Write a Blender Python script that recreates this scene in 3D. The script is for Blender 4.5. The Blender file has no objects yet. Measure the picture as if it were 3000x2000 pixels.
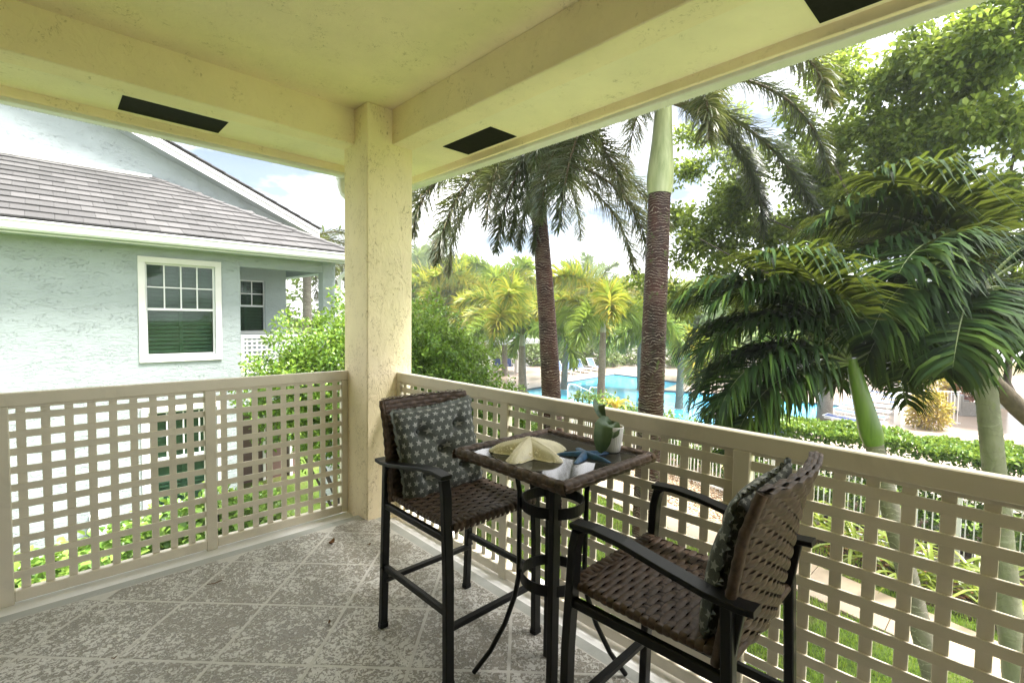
import bpy, bmesh, math, random
import numpy as np
from mathutils import Vector, Matrix
random.seed(7); RNG = np.random.default_rng(7)
PI = math.pi
scene = bpy.context.scene
COL = scene.collection

# ------------------------------------------------------------------ camera, sky, sun, exposure
CAM = (-1.6545, -3.2338, 1.4889)
_yaw, _pit, _rol = math.radians(46.316), math.radians(-2.758), math.radians(0.8225)
_F = Vector((math.cos(_yaw)*math.cos(_pit), math.sin(_yaw)*math.cos(_pit), math.sin(_pit)))
_R = Vector((math.sin(_yaw), -math.cos(_yaw), 0)); _U = _R.cross(_F)
_R, _U = _R*math.cos(_rol)+_U*math.sin(_rol), -_R*math.sin(_rol)+_U*math.cos(_rol)
cd = bpy.data.cameras.new('camera'); cam = bpy.data.objects.new('camera', cd); COL.objects.link(cam)
cam.matrix_world = Matrix(((_R.x, _U.x, -_F.x, CAM[0]), (_R.y, _U.y, -_F.y, CAM[1]), (_R.z, _U.z, -_F.z, CAM[2]), (0, 0, 0, 1)))
cd.sensor_width = 36; cd.lens = 36*1425.93/3000; cd.clip_start = 0.05; cd.clip_end = 2000
scene.camera = cam

SUN_EL, SUN_AZ = math.radians(66), math.radians(-52)      # azimuth measured from +X towards +Y: the light comes from there
world = bpy.data.worlds.new('World'); scene.world = world; world.use_nodes = True
wt = world.node_tree; wt.nodes.clear()
def wn(t, **k):
    n = wt.nodes.new(t)
    for a, b in k.items(): setattr(n, a, b)
    return n
w_out = wn('ShaderNodeOutputWorld'); w_bg = wn('ShaderNodeBackground'); w_bg.inputs['Strength'].default_value = 0.05
w_sky = wn('ShaderNodeTexSky', sky_type='NISHITA', sun_disc=False, sun_elevation=SUN_EL, sun_rotation=math.radians(90)-SUN_AZ, air_density=1.0, dust_density=0.8, ozone_density=1.0)
w_tc = wn('ShaderNodeTexCoord'); w_sep = wn('ShaderNodeSeparateXYZ'); wt.links.new(w_tc.outputs['Generated'], w_sep.inputs[0])
w_z = wn('ShaderNodeMath', operation='MAXIMUM'); w_z.inputs[1].default_value = 0.0; wt.links.new(w_sep.outputs['Z'], w_z.inputs[0])
w_za = wn('ShaderNodeMath', operation='ADD'); w_za.inputs[1].default_value = 0.22; wt.links.new(w_z.outputs[0], w_za.inputs[0])
w_dx = wn('ShaderNodeMath', operation='DIVIDE'); wt.links.new(w_sep.outputs['X'], w_dx.inputs[0]); wt.links.new(w_za.outputs[0], w_dx.inputs[1])
w_dy = wn('ShaderNodeMath', operation='DIVIDE'); wt.links.new(w_sep.outputs['Y'], w_dy.inputs[0]); wt.links.new(w_za.outputs[0], w_dy.inputs[1])
w_cmb = wn('ShaderNodeCombineXYZ'); wt.links.new(w_dx.outputs[0], w_cmb.inputs[0]); wt.links.new(w_dy.outputs[0], w_cmb.inputs[1]); w_cmb.inputs[2].default_value = 3.9
w_mp = wn('ShaderNodeMapping'); w_mp.inputs['Location'].default_value = (-.27, 14.506, -3.458); wt.links.new(w_cmb.outputs[0], w_mp.inputs[0])
w_no = wn('ShaderNodeTexNoise'); w_no.inputs['Scale'].default_value = 1.15; w_no.inputs['Detail'].default_value = 7; w_no.inputs['Roughness'].default_value = 0.52; w_no.inputs['Distortion'].default_value = 0.25
wt.links.new(w_mp.outputs[0], w_no.inputs['Vector'])
w_rp = wn('ShaderNodeValToRGB'); w_rp.color_ramp.elements[0].position = 0.385; w_rp.color_ramp.elements[1].position = 0.55
w_rp.color_ramp.elements[0].color = (.07, .07, .07, 1)
wt.links.new(w_no.outputs['Fac'], w_rp.inputs[0])
w_no2 = wn('ShaderNodeTexNoise'); w_no2.inputs['Scale'].default_value = 2.4; w_no2.inputs['Detail'].default_value = 5
wt.links.new(w_cmb.outputs[0], w_no2.inputs['Vector'])
w_cr = wn('ShaderNodeValToRGB'); w_cr.color_ramp.elements[0].position = 0.3; w_cr.color_ramp.elements[1].position = 0.66
w_cr.color_ramp.elements[0].color = (17.5, 17.7, 18.0, 1); w_cr.color_ramp.elements[1].color = (25.0, 25.0, 25.0, 1)
wt.links.new(w_no2.outputs['Fac'], w_cr.inputs[0])
w_mix = wn('ShaderNodeMix', data_type='RGBA')
wt.links.new(w_rp.outputs[0], w_mix.inputs['Factor']); wt.links.new(w_sky.outputs[0], w_mix.inputs['A']); wt.links.new(w_cr.outputs[0], w_mix.inputs['B'])
wt.links.new(w_mix.outputs['Result'], w_bg.inputs['Color']); wt.links.new(w_bg.outputs[0], w_out.inputs['Surface'])

sl = bpy.data.lights.new('sun', 'SUN'); sl.energy = 5.0; sl.angle = math.radians(26); sl.color = (1, .965, .9)
so = bpy.data.objects.new('sun', sl); COL.objects.link(so)
_sd = Vector((math.cos(SUN_AZ)*math.cos(SUN_EL), math.sin(SUN_AZ)*math.cos(SUN_EL), math.sin(SUN_EL)))
so.rotation_euler = _sd.to_track_quat('Z', 'Y').to_euler(); so.location = _sd*60

scene.view_settings.view_transform = 'Standard'; scene.view_settings.look = 'None'
scene.view_settings.exposure = 1.88; scene.view_settings.gamma = 1; scene.view_settings.use_curve_mapping = False
scene.cycles.use_denoising = True; scene.cycles.max_bounces = 8; scene.cycles.diffuse_bounces = 5
scene.cycles.transparent_max_bounces = 12; scene.cycles.caustics_reflective = False; scene.cycles.caustics_refractive = False
scene.cycles.sample_clamp_indirect = 8

G = -2.8          # ground level below the balcony floor

# ------------------------------------------------------------------ helpers
class NT:
    def __init__(s, name):
        s.m = bpy.data.materials.new(name); s.m.use_nodes = True; s.t = s.m.node_tree; s.t.nodes.clear()
        s.out = s.t.nodes.new('ShaderNodeOutputMaterial'); s.tc = s.t.nodes.new('ShaderNodeTexCoord')
    def n(s, t, **k):
        n = s.t.nodes.new(t)
        for a, b in k.items(): setattr(n, a, b)
        return n
    def l(s, a, b): s.t.links.new(a, b)
    def val(s, sock, v):
        if isinstance(v, bpy.types.NodeSocket): s.l(v, sock)
        else: sock.default_value = v
    def math(s, op, a, b=None, clamp=False):
        n = s.n('ShaderNodeMath', operation=op, use_clamp=clamp); s.val(n.inputs[0], a)
        if b is not None: s.val(n.inputs[1], b)
        return n.outputs[0]
    def noise(s, scale, detail=4, rough=.55, dist=0, vec=None, sc3=None, w=None):
        n = s.n('ShaderNodeTexNoise'); n.inputs['Scale'].default_value = scale; n.inputs['Detail'].default_value = detail
        n.inputs['Roughness'].default_value = rough; n.inputs['Distortion'].default_value = dist
        v = vec or s.tc.outputs['Object']
        if sc3:
            mp = s.n('ShaderNodeMapping'); mp.inputs['Scale'].default_value = sc3; s.l(v, mp.inputs[0]); v = mp.outputs[0]
        s.l(v, n.inputs['Vector']); return n.outputs['Fac']
    def ramp(s, f, stops):
        r = s.n('ShaderNodeValToRGB'); e = r.color_ramp.elements
        while len(e) < len(stops): e.new(0.5)
        for i, (p, c) in enumerate(stops):
            e[i].position = p; c = (c, c, c) if not hasattr(c, '__len__') else c; e[i].color = (*c[:3], 1)
        s.l(f, r.inputs[0]); return r.outputs[0]
    def mix(s, f, a, b, mode='MIX'):
        m = s.n('ShaderNodeMix', data_type='RGBA', blend_type=mode)
        for k, v in (('Factor', f), ('A', a), ('B', b)):
            i = m.inputs[k]
            if isinstance(v, bpy.types.NodeSocket): s.l(v, i)
            elif k == 'Factor': i.default_value = v
            else: i.default_value = (*v[:3], 1)
        return m.outputs['Result']
    def bump(s, h, strength=.5, dist=.01, prev=None):
        b = s.n('ShaderNodeBump'); b.inputs['Strength'].default_value = strength; b.inputs['Distance'].default_value = dist
        s.l(h, b.inputs['Height'])
        if prev is not None: s.l(prev, b.inputs['Normal'])
        return b.outputs[0]
    def pbsdf(s, color, rough=.6, spec=.4, metal=0, normal=None, coat=0, **k):
        p = s.n('ShaderNodeBsdfPrincipled'); s.val(p.inputs['Base Color'], color if isinstance(color, bpy.types.NodeSocket) else (*color[:3], 1))
        s.val(p.inputs['Roughness'], rough); s.val(p.inputs['Specular IOR Level'], spec); p.inputs['Metallic'].default_value = metal
        p.inputs['Coat Weight'].default_value = coat
        if normal is not None: s.l(normal, p.inputs['Normal'])
        return p.outputs[0]
    def done(s, sh): s.l(sh, s.out.inputs['Surface']); return s.m

def sh(c, k): return tuple(min(1, x*k) for x in c)
def mat(name, c, rough=.6, var=.12, scale=6, bump=0, bscale=80, bdist=.003, spec=.4, metal=0, dirt=0, dscale=2.5, coat=0, detail=5):
    t = NT(name)
    col = t.ramp(t.noise(scale, detail), [(.25, sh(c, 1-var)), (.75, sh(c, 1+var))])
    if dirt:
        d = t.ramp(t.noise(dscale, 7, .65, .4), [(.52, 0), (.75, 1)])
        col = t.mix(t.math('MULTIPLY', d, dirt), col, sh(c, .45))
    nor = t.bump(t.noise(bscale, 4), bump, bdist) if bump else None
    return t.done(t.pbsdf(col, rough, spec, metal, nor, coat))

def leafmat(name, stops, rough=.35, trans=.35, spec=.5, scale=1.2):
    """foliage: colour varies from leaf to leaf (random per island) and in broad patches"""
    t = NT(name)
    g = t.n('ShaderNodeNewGeometry')
    f = t.math('ADD', t.math('MULTIPLY', g.outputs['Random Per Island'], .62), t.math('MULTIPLY', t.noise(scale, 3), .38))
    n = len(stops)
    col = t.ramp(f, [(.12+.76*i/(n-1), c) for i, c in enumerate(stops)])
    p = t.pbsdf(col, rough, spec)
    tr = t.n('ShaderNodeBsdfTranslucent'); t.l(t.mix(.5, col, (.35, .42, .05), 'MIX'), tr.inputs['Color'])
    m = t.n('ShaderNodeMixShader'); m.inputs[0].default_value = trans; t.l(p, m.inputs[1]); t.l(tr.outputs[0], m.inputs[2])
    return t.done(m.outputs[0])

def tag(o, label=None, cat=None, group=None, kind=None):
    if label: o['label'] = label
    if cat: o['category'] = cat
    if group: o['group'] = group
    if kind: o['kind'] = kind
    return o
def thing(name, label, cat, loc=(0, 0, 0), rotz=0, group=None):
    o = bpy.data.objects.new(name, None); COL.objects.link(o); o.location = loc; o.rotation_euler = (0, 0, rotz); o.empty_display_size = .1
    return tag(o, label, cat, group)
def link(name, me, parent=None, loc=None, rot=None, scl=None):
    o = bpy.data.objects.new(name, me); COL.objects.link(o)
    if parent is not None: o.parent = parent
    if loc is not None: o.location = loc
    if rot is not None: o.rotation_euler = rot
    if scl is not None: o.scale = scl
    return o
def copy_tree(o, parent=None):
    c = o.copy(); COL.objects.link(c)
    if parent is not None: c.parent = parent
    for ch in list(o.children): copy_tree(ch, c)
    return c

class MB:
    def __init__(s): s.v = []; s.f = []; s.sm = []
    def add(s, v, f, smooth=False):
        b = len(s.v); s.v.extend([tuple(p) for p in v]); s.f.extend([tuple(i+b for i in q) for q in f]); s.sm.extend([smooth]*len(f)); return s
    def box(s, x0, x1, y0, y1, z0, z1, c=0.0):
        if c <= 0:
            v = [(x, y, z) for z in (z0, z1) for y in (y0, y1) for x in (x0, x1)]
            return s.add(v, [(0, 2, 3, 1), (4, 5, 7, 6), (0, 1, 5, 4), (2, 6, 7, 3), (0, 4, 6, 2), (1, 3, 7, 5)])
        c = min(c, .45*min(x1-x0, y1-y0, z1-z0))
        A = ((x0, x1), (y0, y1), (z0, z1)); v = []; idx = {}
        for sx in (0, 1):
            for sy in (0, 1):
                for sz in (0, 1):
                    for ax in range(3):
                        p = []
                        for a, q in enumerate((sx, sy, sz)):
                            inset = 0 if a == ax else c
                            p.append(A[a][q] + (inset if q == 0 else -inset))
                        idx[(sx, sy, sz, ax)] = len(v); v.append(p)
        f = []
        for ax in range(3):
            o = [a for a in range(3) if a != ax]
            for q in (0, 1):
                r = []
                for (u, w) in ((0, 0), (1, 0), (1, 1), (0, 1)):
                    k = [0, 0, 0]; k[ax] = q; k[o[0]] = u; k[o[1]] = w; r.append(idx[(*k, ax)])
                flip = (q == 0) ^ (ax == 1)
                f.append(tuple(reversed(r)) if flip else tuple(r))
        for ax in range(3):            # edge chamfers, edge runs along ax
            o = [a for a in range(3) if a != ax]
            for (u, w) in ((0, 0), (1, 0), (1, 1), (0, 1)):
                k0 = [0, 0, 0]; k0[o[0]] = u; k0[o[1]] = w; k1 = list(k0); k1[ax] = 1
                f.append((idx[(*k0, o[0])], idx[(*k1, o[0])], idx[(*k1, o[1])], idx[(*k0, o[1])]))
        for sx in (0, 1):
            for sy in (0, 1):
                for sz in (0, 1): f.append(tuple(idx[(sx, sy, sz, a)] for a in range(3)))
        return s.add(v, f)
    def quad(s, *p): return s.add(p, [tuple(range(len(p)))])
    def prism(s, pts, h):            # pts: list of 3D points (planar polygon), h: vector
        n = len(pts); h = Vector(h); v = [tuple(p) for p in pts]+[tuple(Vector(p)+h) for p in pts]
        return s.add(v, [tuple(reversed(range(n))), tuple(range(n, 2*n))]+[(i, (i+1) % n, n+(i+1) % n, n+i) for i in range(n)])
    def tube(s, pts, r, n=8, cap=True, flat=None):
        """tube along pts; r number or list; flat=(w,h) gives a rectangular bar"""
        P = [Vector(p) for p in pts]; m = len(P); v = []; f = []
        T = [(P[min(i+1, m-1)]-P[max(i-1, 0)]).normalized() for i in range(m)]
        up = Vector((0, 0, 1)) if abs(T[0].z) < .9 else Vector((0, 1, 0))
        N = (up-T[0]*up.dot(T[0])).normalized()
        for i in range(m):
            N = (N-T[i]*N.dot(T[i])).normalized(); B = T[i].cross(N)
            if flat:
                w, h = flat; w /= 2; h /= 2; ch = min(w, h)*.25
                ring = [(-w+ch, -h), (w-ch, -h), (w, -h+ch), (w, h-ch), (w-ch, h), (-w+ch, h), (-w, h-ch), (-w, -h+ch)]
            else:
                rr = r[i] if hasattr(r, '__len__') else r
                ring = [(math.cos(2*PI*k/n)*rr, math.sin(2*PI*k/n)*rr) for k in range(n)]
            for a, b in ring: v.append(P[i]+B*a+N*b)
        q = len(ring)
        for i in range(m-1):
            for k in range(q): f.append((i*q+k, i*q+(k+1) % q, (i+1)*q+(k+1) % q, (i+1)*q+k))
        s.add(v, f, not flat)
        if cap: s.add(v[:q], [tuple(reversed(range(q)))]); s.add(v[-q:], [tuple(range(q))])
        return s
    def lathe(s, prof, n=24, c=(0, 0, 0), mod=None):
        v = []; m = len(prof)
        for r, z in prof:
            for k in range(n):
                a = 2*PI*k/n; rr = r*(mod(a, z) if mod else 1); v.append((c[0]+rr*math.cos(a), c[1]+rr*math.sin(a), c[2]+z))
        return s.add(v, [(i*n+k, i*n+(k+1) % n, (i+1)*n+(k+1) % n, (i+1)*n+k) for i in range(m-1) for k in range(n)], True)
    def mesh(s, name, m, org=(0, 0, 0)):
        me = bpy.data.meshes.new(name)
        v = s.v if org == (0, 0, 0) else [(p[0]-org[0], p[1]-org[1], p[2]-org[2]) for p in s.v]
        me.from_pydata(v, [], s.f); me.polygons.foreach_set('use_smooth', s.sm); me.materials.append(m); me.update(); return me
    def build(s, name, m, parent=None, world=False):
        """world=True: the vertices are world coordinates and the parent an unrotated empty"""
        org = (0, 0, 0)
        if parent is not None and world: org = tuple(parent.matrix_basis.translation) if parent.parent is None else tuple(parent.parent.matrix_basis.translation)
        if parent is None:           # put the origin at the base centre of a top-level mesh
            a = np.array(s.v); org = (float(a[:, 0].mean()), float(a[:, 1].mean()), float(a[:, 2].min()))
            return link(name, s.mesh(name, m, org), None, org)
        return link(name, s.mesh(name, m, org), parent)
def np_mesh(name, V, F, m, smooth=False, uv=None):
    """fast mesh from arrays: V (n,3), F (m,3|4) equal-sided faces"""
    V = np.asarray(V, np.float32); F = np.asarray(F, np.int32); k = F.shape[1]
    me = bpy.data.meshes.new(name); me.vertices.add(len(V)); me.vertices.foreach_set('co', V.ravel())
    me.loops.add(F.size); me.loops.foreach_set('vertex_index', F.ravel()); me.polygons.add(len(F))
    me.polygons.foreach_set('loop_start', np.arange(0, F.size, k, dtype=np.int32))
    me.polygons.foreach_set('use_smooth', np.full(len(F), smooth))
    me.materials.append(m); me.update(); me.validate(); return me
# ------------------------------------------------------------------ materials of the buildings
def stucco(name, c, mark=.5, markcol=None, bumpk=.5, msize=1.0, sc3=None, lo=.46):
    """hand-trowelled skip stucco: faint relief and short worm-like trowel marks"""
    t = NT(name)
    col = t.ramp(t.noise(2.2, 6, .6), [(.3, sh(c, .93)), (.7, sh(c, 1.05))])
    n1 = t.noise(15*msize, 2.5, .55, 2.2, None, sc3); n2 = t.noise(6.5*msize, 3, .6, .5, None, sc3)
    line = t.ramp(n1, [(.475, 0), (.495, 1), (.505, 1), (.525, 0)]); msk = t.ramp(n2, [(lo, 0), (lo+.10, 1)])
    brk = t.ramp(t.noise(34*msize, 2, .5), [(.42, 0), (.52, 1)])
    w = t.math('MULTIPLY', t.math('MULTIPLY', line, msk), brk)
    spots = t.math('MULTIPLY', t.ramp(t.noise(60, 2, .5, .5), [(.66, 0), (.72, 1)]), t.ramp(t.noise(3, 4), [(.5, 0), (.62, 1)]))
    w2 = t.math('MAXIMUM', w, t.math('MULTIPLY', spots, .5))
    col = t.mix(t.math('MULTIPLY', w2, mark), col, markcol or sh(c, .4))
    h = t.math('SUBTRACT', t.math('MULTIPLY', t.noise(45, 5, .6, .6), .5), w)
    h2 = t.ramp(t.noise(11*msize, 3, .5, 1.4, None, sc3), [(.46, 0), (.54, 1)])
    nor = t.bump(h2, bumpk*.7, .004, t.bump(h, bumpk, .006))
    return t.done(t.pbsdf(col, .85, .2, normal=nor))
M = {}
M['stucco'] = stucco('cream_stucco', (.92, .80, .565), .55, (.36, .27, .11), .45, 1.0, None, .53)
M['stucco_pale'] = stucco('pale_cream_stucco', (.92, .83, .62), .5, (.36, .29, .14), .4, .8, None, .55)
M['blue_stucco'] = stucco('blue_green_stucco', (.38, .425, .435), .12, (.27, .30, .305), .9, .55, (.6, .6, 1.7), .45)
M['rail'] = mat('rail_paint', (.69, .63, .51), .42, .05, 5, .06, 120, .002, .45, dirt=.30, dscale=4.5)
M['white'] = mat('white_paint', (.80, .80, .80), .45, .04, 5, .05, 90, .002, .4, dirt=.08)
M['trim'] = mat('white_trim', (.80, .765, .755), .5, .03, 6, .05, 90, .002, .4, dirt=.06)
M['gutter'] = mat('gutter_metal', (.74, .74, .70), .35, .06, 4, .03, 60, .002, .5, dirt=.35, dscale=9)
M['ledge'] = mat('white_ledge', (.86, .86, .87), .3, .03, 7, .1, 120, .002, .5, dirt=.15, dscale=14)
M['black'] = mat('vent_screen_dark_hole', (.012, .012, .011), .8, .3, 40, .3, 400, .001, .15)  # solid black: screen mesh plus the darkness of the opening, as colour
def floor_mat():
    t = NT('knockdown_floor')
    n = t.noise(44, 4, .58, 1.2); n2 = t.noise(130, 4, .65, .9); b = t.noise(5, 5, .6)
    f = t.math('ADD', n, t.math('MULTIPLY', t.math('SUBTRACT', n2, .5), .60))
    f = t.math('ADD', f, t.math('MULTIPLY', t.math('SUBTRACT', b, .5), .40))
    isl = t.ramp(f, [(.50, 0), (.525, 1)])
    edge = t.ramp(f, [(.465, 0), (.493, 1), (.515, 0)])
    hi = t.ramp(t.noise(2.2, 5), [(.3, (.56, .55, .52)), (.7, (.68, .665, .635))]); lo = t.ramp(t.noise(60, 5, .7), [(.3, (.19, .175, .145)), (.7, (.38, .355, .31))])
    col = t.mix(isl, lo, hi); col = t.mix(t.math('MULTIPLY', edge, .75), col, (.09, .085, .065))
    nor = t.bump(isl, .7, .003, t.bump(n2, .35, .002))
    r = t.ramp(t.noise(1.6, 3), [(.35, .28), (.65, .5)])
    return t.done(t.pbsdf(col, r, .5, normal=nor))
M['floor'] = floor_mat()
M['joint'] = mat('floor_joint', (.58, .565, .53), .5, .08, 20, .1, 100, .001, .4)
M['margin'] = mat('smooth_floor_margin', (.40, .41, .39), .35, .14, 5, .15, 90, .002, .5, dirt=.4, dscale=10)
M['rooftile'] = None

# ------------------------------------------------------------------ balcony shell
def struct(name, mb, m): o = mb.build(name, m); o['kind'] = 'structure'; return o
XA, YA = -2.76, -10.0            # how far the porch runs behind and beside the camera
b = MB(); b.box(XA, .125, YA, .145, -.30, -.004); floor = struct('balcony_floor', b, M['margin'])
b = MB(); b.box(XA, .42, .147, .46, -.30, -.034, .01); b.box(.127, .42, YA, .145, -.30, -.036, .01)
b.build('white_ledge', M['ledge'], floor, True)
# tiles laid on the diagonal
def clip(poly, ax, lim):
    out = []
    for i in range(len(poly)):
        a, c = poly[i], poly[(i+1) % len(poly)]; ia, ic = a[ax] <= lim, c[ax] <= lim
        if ia: out.append(a)
        if ia != ic:
            k = (lim-a[ax])/(c[ax]-a[ax]); out.append((a[0]+(c[0]-a[0])*k, a[1]+(c[1]-a[1])*k))
    return out
jn = MB(); jn.quad((XA+.02, YA+.02, -.0025), (.062, YA+.02, -.0025), (.062, .072, -.0025), (XA+.02, .072, -.0025)); jn.build('joint', M['joint'], floor, True)
for i in range(-12, 4):
    for j in range(-14, 3):
        if (i+j) % 2: continue
        cx, cy = -.277+.3*i+.3, .3*j; h = .3-.0105
        if cx < -3.3 or cy < -4.2 or cx > .4 or cy > .4: continue
        p = [(cx-h, cy), (cx, cy-h), (cx+h, cy), (cx, cy+h)]
        p = clip(clip(p, 0, .055), 1, .065)
        if len(p) < 3: continue
        m = MB(); n = len(p)
        area = abs(sum(p[k][0]*p[(k+1) % n][1]-p[(k+1) % n][0]*p[k][1] for k in range(n)))/2
        if area < .004: continue
        q = [(cx+(x-cx)*.992, cy+(y-cy)*.992) for x, y in p]
        m.add([(x, y, -.0024) for x, y in p]+[(x, y, -.0016) for x, y in q], [tuple(range(n, 2*n))]+[(k, (k+1) % n, n+(k+1) % n, n+k) for k in range(n)])
        m.build('floor_tile', M['floor'], floor, True)
b = MB(); b.box(XA, .21, YA, .21, 2.988, 3.2); ceil = struct('balcony_ceiling', b, M['stucco'])
b = MB(); b.box(XA, .372, .197, .372, 2.739, 3.1, .006); bm1 = b.build('beam', M['stucco'], ceil, True)
b = MB(); b.box(.197, .3715, YA, .196, 2.7385, 3.1, .006); b.build('beam', M['stucco'], ceil, True)
b = MB(); b.box(XA, .765, .3725, .765, 2.744, 2.80); s1 = b.build('soffit', M['stucco_pale'], ceil, True)
b = MB(); b.box(.3725, .765, YA, .372, 2.744, 2.80); s2 = b.build('soffit', M['stucco_pale'], ceil, True)
b = MB(); b.box(XA, .79, .756, .79, 2.692, 2.752, .004); b.box(.756, .79, YA, .755, 2.692, 2.752, .004); b.build('fascia', M['stucco'], ceil, True)
b = MB(); b.box(XA, .86, .778, .86, 2.668, 2.76, .006); b.box(.778, .86, YA, .777, 2.668, 2.76, .006); b.build('gutter', M['gutter'], ceil, True)
b = MB(); b.box(XA, .84, .38, .84, 2.81, 2.9); b.box(.38, .84, YA, .379, 2.81, 2.9); b.add([(XA, .95, 2.9), (.95, .95, 2.9), (.95, YA, 2.9), (XA, YA, 2.9), (XA, -2.2, 4.3), (-2.2, -2.2, 4.3), (-2.2, YA, 4.3), (XA, YA, 4.3)], [(0, 1, 5, 4), (1, 2, 6, 5), (4, 5, 6, 7)]); b.build('roof', M['gutter'], ceil, True)
for s, (x0, x1, y0, y1) in ((s1, (-1.31, -.765, .42, .685)), (s2, (.485, .725, -.76, -.225)), (s2, (.49, .722, -3.1, -2.59))):
    b = MB(); b.box(x0, x1, y0, y1, 2.7405, 2.746); v = b.build('vent', M['black'], s, True)
    f = MB(); e = .012
    f.box(x0-e, x1+e, y0-e, y0, 2.7375, 2.7445, .002); f.box(x0-e, x1+e, y1, y1+e, 2.7375, 2.7445, .002); f.box(x0-e, x0, y0, y1, 2.738, 2.7445, .002); f.box(x1, x1+e, y0, y1, 2.738, 2.7445, .002); f.build('vent_frame', M['stucco_pale'], v, True)
    f = MB()
    for k in range(9):
        if x1-x0 > y1-y0: yy = y0+(y1-y0)*(k+.5)/9; f.box(x0, x1, yy-.003, yy+.003, 2.7385, 2.7404)
        else: xx = x0+(x1-x0)*(k+.5)/9; f.box(xx-.003, xx+.003, y0, y1, 2.7385, 2.7404)
    f.build('vent_louvre', M['black'], v, True)['kind'] = 'stuff'
def beads():
    O = np.array([(1, 0, 0), (-1, 0, 0), (0, 1, 0), (0, -1, 0), (0, 0, 1), (0, 0, -1)], float); F = np.array([(0, 2, 4), (2, 1, 4), (1, 3, 4), (3, 0, 4), (2, 0, 5), (1, 2, 5), (3, 1, 5), (0, 3, 5)])
    P = []
    for k in range(300): P.append((-4+.0163*k+RNG.uniform(-.006, .006), .852, 2.666))
    for k in range(300): P.append((.852, -4.2+.0165*k+RNG.uniform(-.006, .006), 2.666))
    P = np.array(P); s = RNG.uniform(.0022, .0048, (len(P), 1, 1)); V = (O[None]*s*np.array([1, 1, 1.4])+P[:, None]).reshape(-1, 3)
    o = link('water_drops', np_mesh('water_drops', V, (F[None]+6*np.arange(len(P))[:, None, None]).reshape(-1, 3), glass_drop(), True)); tag(o, 'rain drops hanging along the gutter edge of the balcony', 'rain drops', kind='stuff')
def glass_drop():
    t = NT('water_drop'); return t.done(t.pbsdf((.85, .88, .9), .05, .8))
beads()
# the building's own walls behind and beside the photographer
b = MB(); b.box(-2.95, -2.75, YA, -8.0, -.3, 2.99); b.box(-2.95, -2.75, -8.0, .17, 2.45, 2.99); b.box(-2.95, -2.75, .17, .9, -.3, 2.99); sw = struct('building_wall', b, M['stucco'])
for k in range(5):  # unseen doors, added as dark glass to dim the right railing and chairs
    y0 = -8.0+1.634*k; d_ = MB(); d_.box(-2.88, -2.83, y0, y0+.06, -.02, 2.45); d_.box(-2.88, -2.83, y0+1.57, y0+1.63, -.02, 2.45); d_.box(-2.879, -2.831, y0+.06, y0+1.57, -.02, .06); d_.box(-2.879, -2.831, y0+.06, y0+1.57, 2.38, 2.45); d_ = d_.build('added_dark_door', mat('added_door_frame', (.05, .045, .04), .4), sw, True)
    g_ = MB(); g_.box(-2.86, -2.85, y0+.06, y0+1.57, .06, 2.38); g_.build('pane', mat('added_dark_glass', (.02, .022, .022), .08, .1, 3), d_, True)
# the column
b = MB(); b.box(0, .37, 0, .369, -.06, 2.99, .008); col_ = b.build('corner_column', stucco('column_stucco', (.92, .80, .565), .65, (.36, .26, .10), .6, 1.15, (1.25, 1.25, .7), .46))
tag(col_, 'square cream stucco column at the corner of the balcony', 'column')
# gutter outlet behind the column
t = thing('downspout', 'off-white gutter elbow peeking out left of the cream column', 'downspout', (.235, .9, 2.4))
b = MB(); b.tube([(.235, .905, 2.72), (.235, .905, 2.62), (.25, .895, 2.56), (.30, .84, 2.49), (.33, .70, 2.38)], 0, flat=(.085, .06)); b.build('elbow', M['gutter'], t, True)
b = MB(); b.tube([(.235, .905, 2.735), (.235, .905, 2.665)], 0, flat=(.105, .08)); b.build('collar', M['gutter'], t, True)
b = MB(); b.tube([(.33, .705, 2.385), (.345, .6, 2.3), (.345, .47, 2.22), (.345, .42, 2.1), (.345, .42, -2.7)], 0, flat=(.08, .055)); b.build('pipe', M['gutter'], t, True)

# ------------------------------------------------------------------ lattice railings
def railing(name, label, axis, inner, posts, end, first_slat, pitch, zt=1.07, zb=-.022, m=M['rail'], hs=.946, hp=.0925, nh=11, lean=(0, 0)):
    """axis 'x': runs along x at y=inner (the face towards the porch); axis 'y': runs along y at x=inner"""
    def bb(mb, a0, a1, d0, d1, z0, z1, c=.003):
        if axis == 'x': return mb.box(a0, a1, inner+d0, inner+d1, z0, z1, c)
        return mb.box(inner+d0, inner+d1, a0, a1, z0, z1, c)
    lo, hi = posts[-1][0], end
    t = thing(name, label, 'railing', ((lo+hi)/2, inner+.02, zb) if axis == 'x' else (inner+.02, (lo+hi)/2, zb))
    bb(MB(), lo, hi, 0, .048, zt-.068, zt, .004).build('top_rail', m, t, True)
    segs = []; right = hi
    edges = [(hi-.048, hi)]+list(posts)
    for k, (p0, p1) in enumerate(edges):
        bb(MB(), p0, p1, .001, .046, -.034 if k else zb, zt-.0685, .004).build('post', m, t, True)
    for k in range(len(edges)-1):
        a0, a1 = edges[k+1][1], edges[k][0]
        bb(MB(), a0, a1, .002, .047, zb, zb+.058, .004).build('bottom_rail', m, t, True)
        bb(MB(), a0, a1, .016, .036, zt-.084, zt-.0685, .002).build('head_strip', m, t, True)
        for r in range(nh):
            z = hs-hp*r+random.uniform(-.0018, .0018)
            if z-.019 < zb+.06: continue
            bb(MB(), a0+.001, a1-.001, .015, .0225, z-.019, z+.019, .0015).build('slat', m, t, True)
        c = first_slat
        while c > a0:
            if c+.018 < a1 and c-.018 > a0: bb(MB(), c-.0185, c+.0185, .023, .0305, zb+.0585, zt-.0845, .0015).build('slat', m, t, True)
            c -= pitch
    return t
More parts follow.
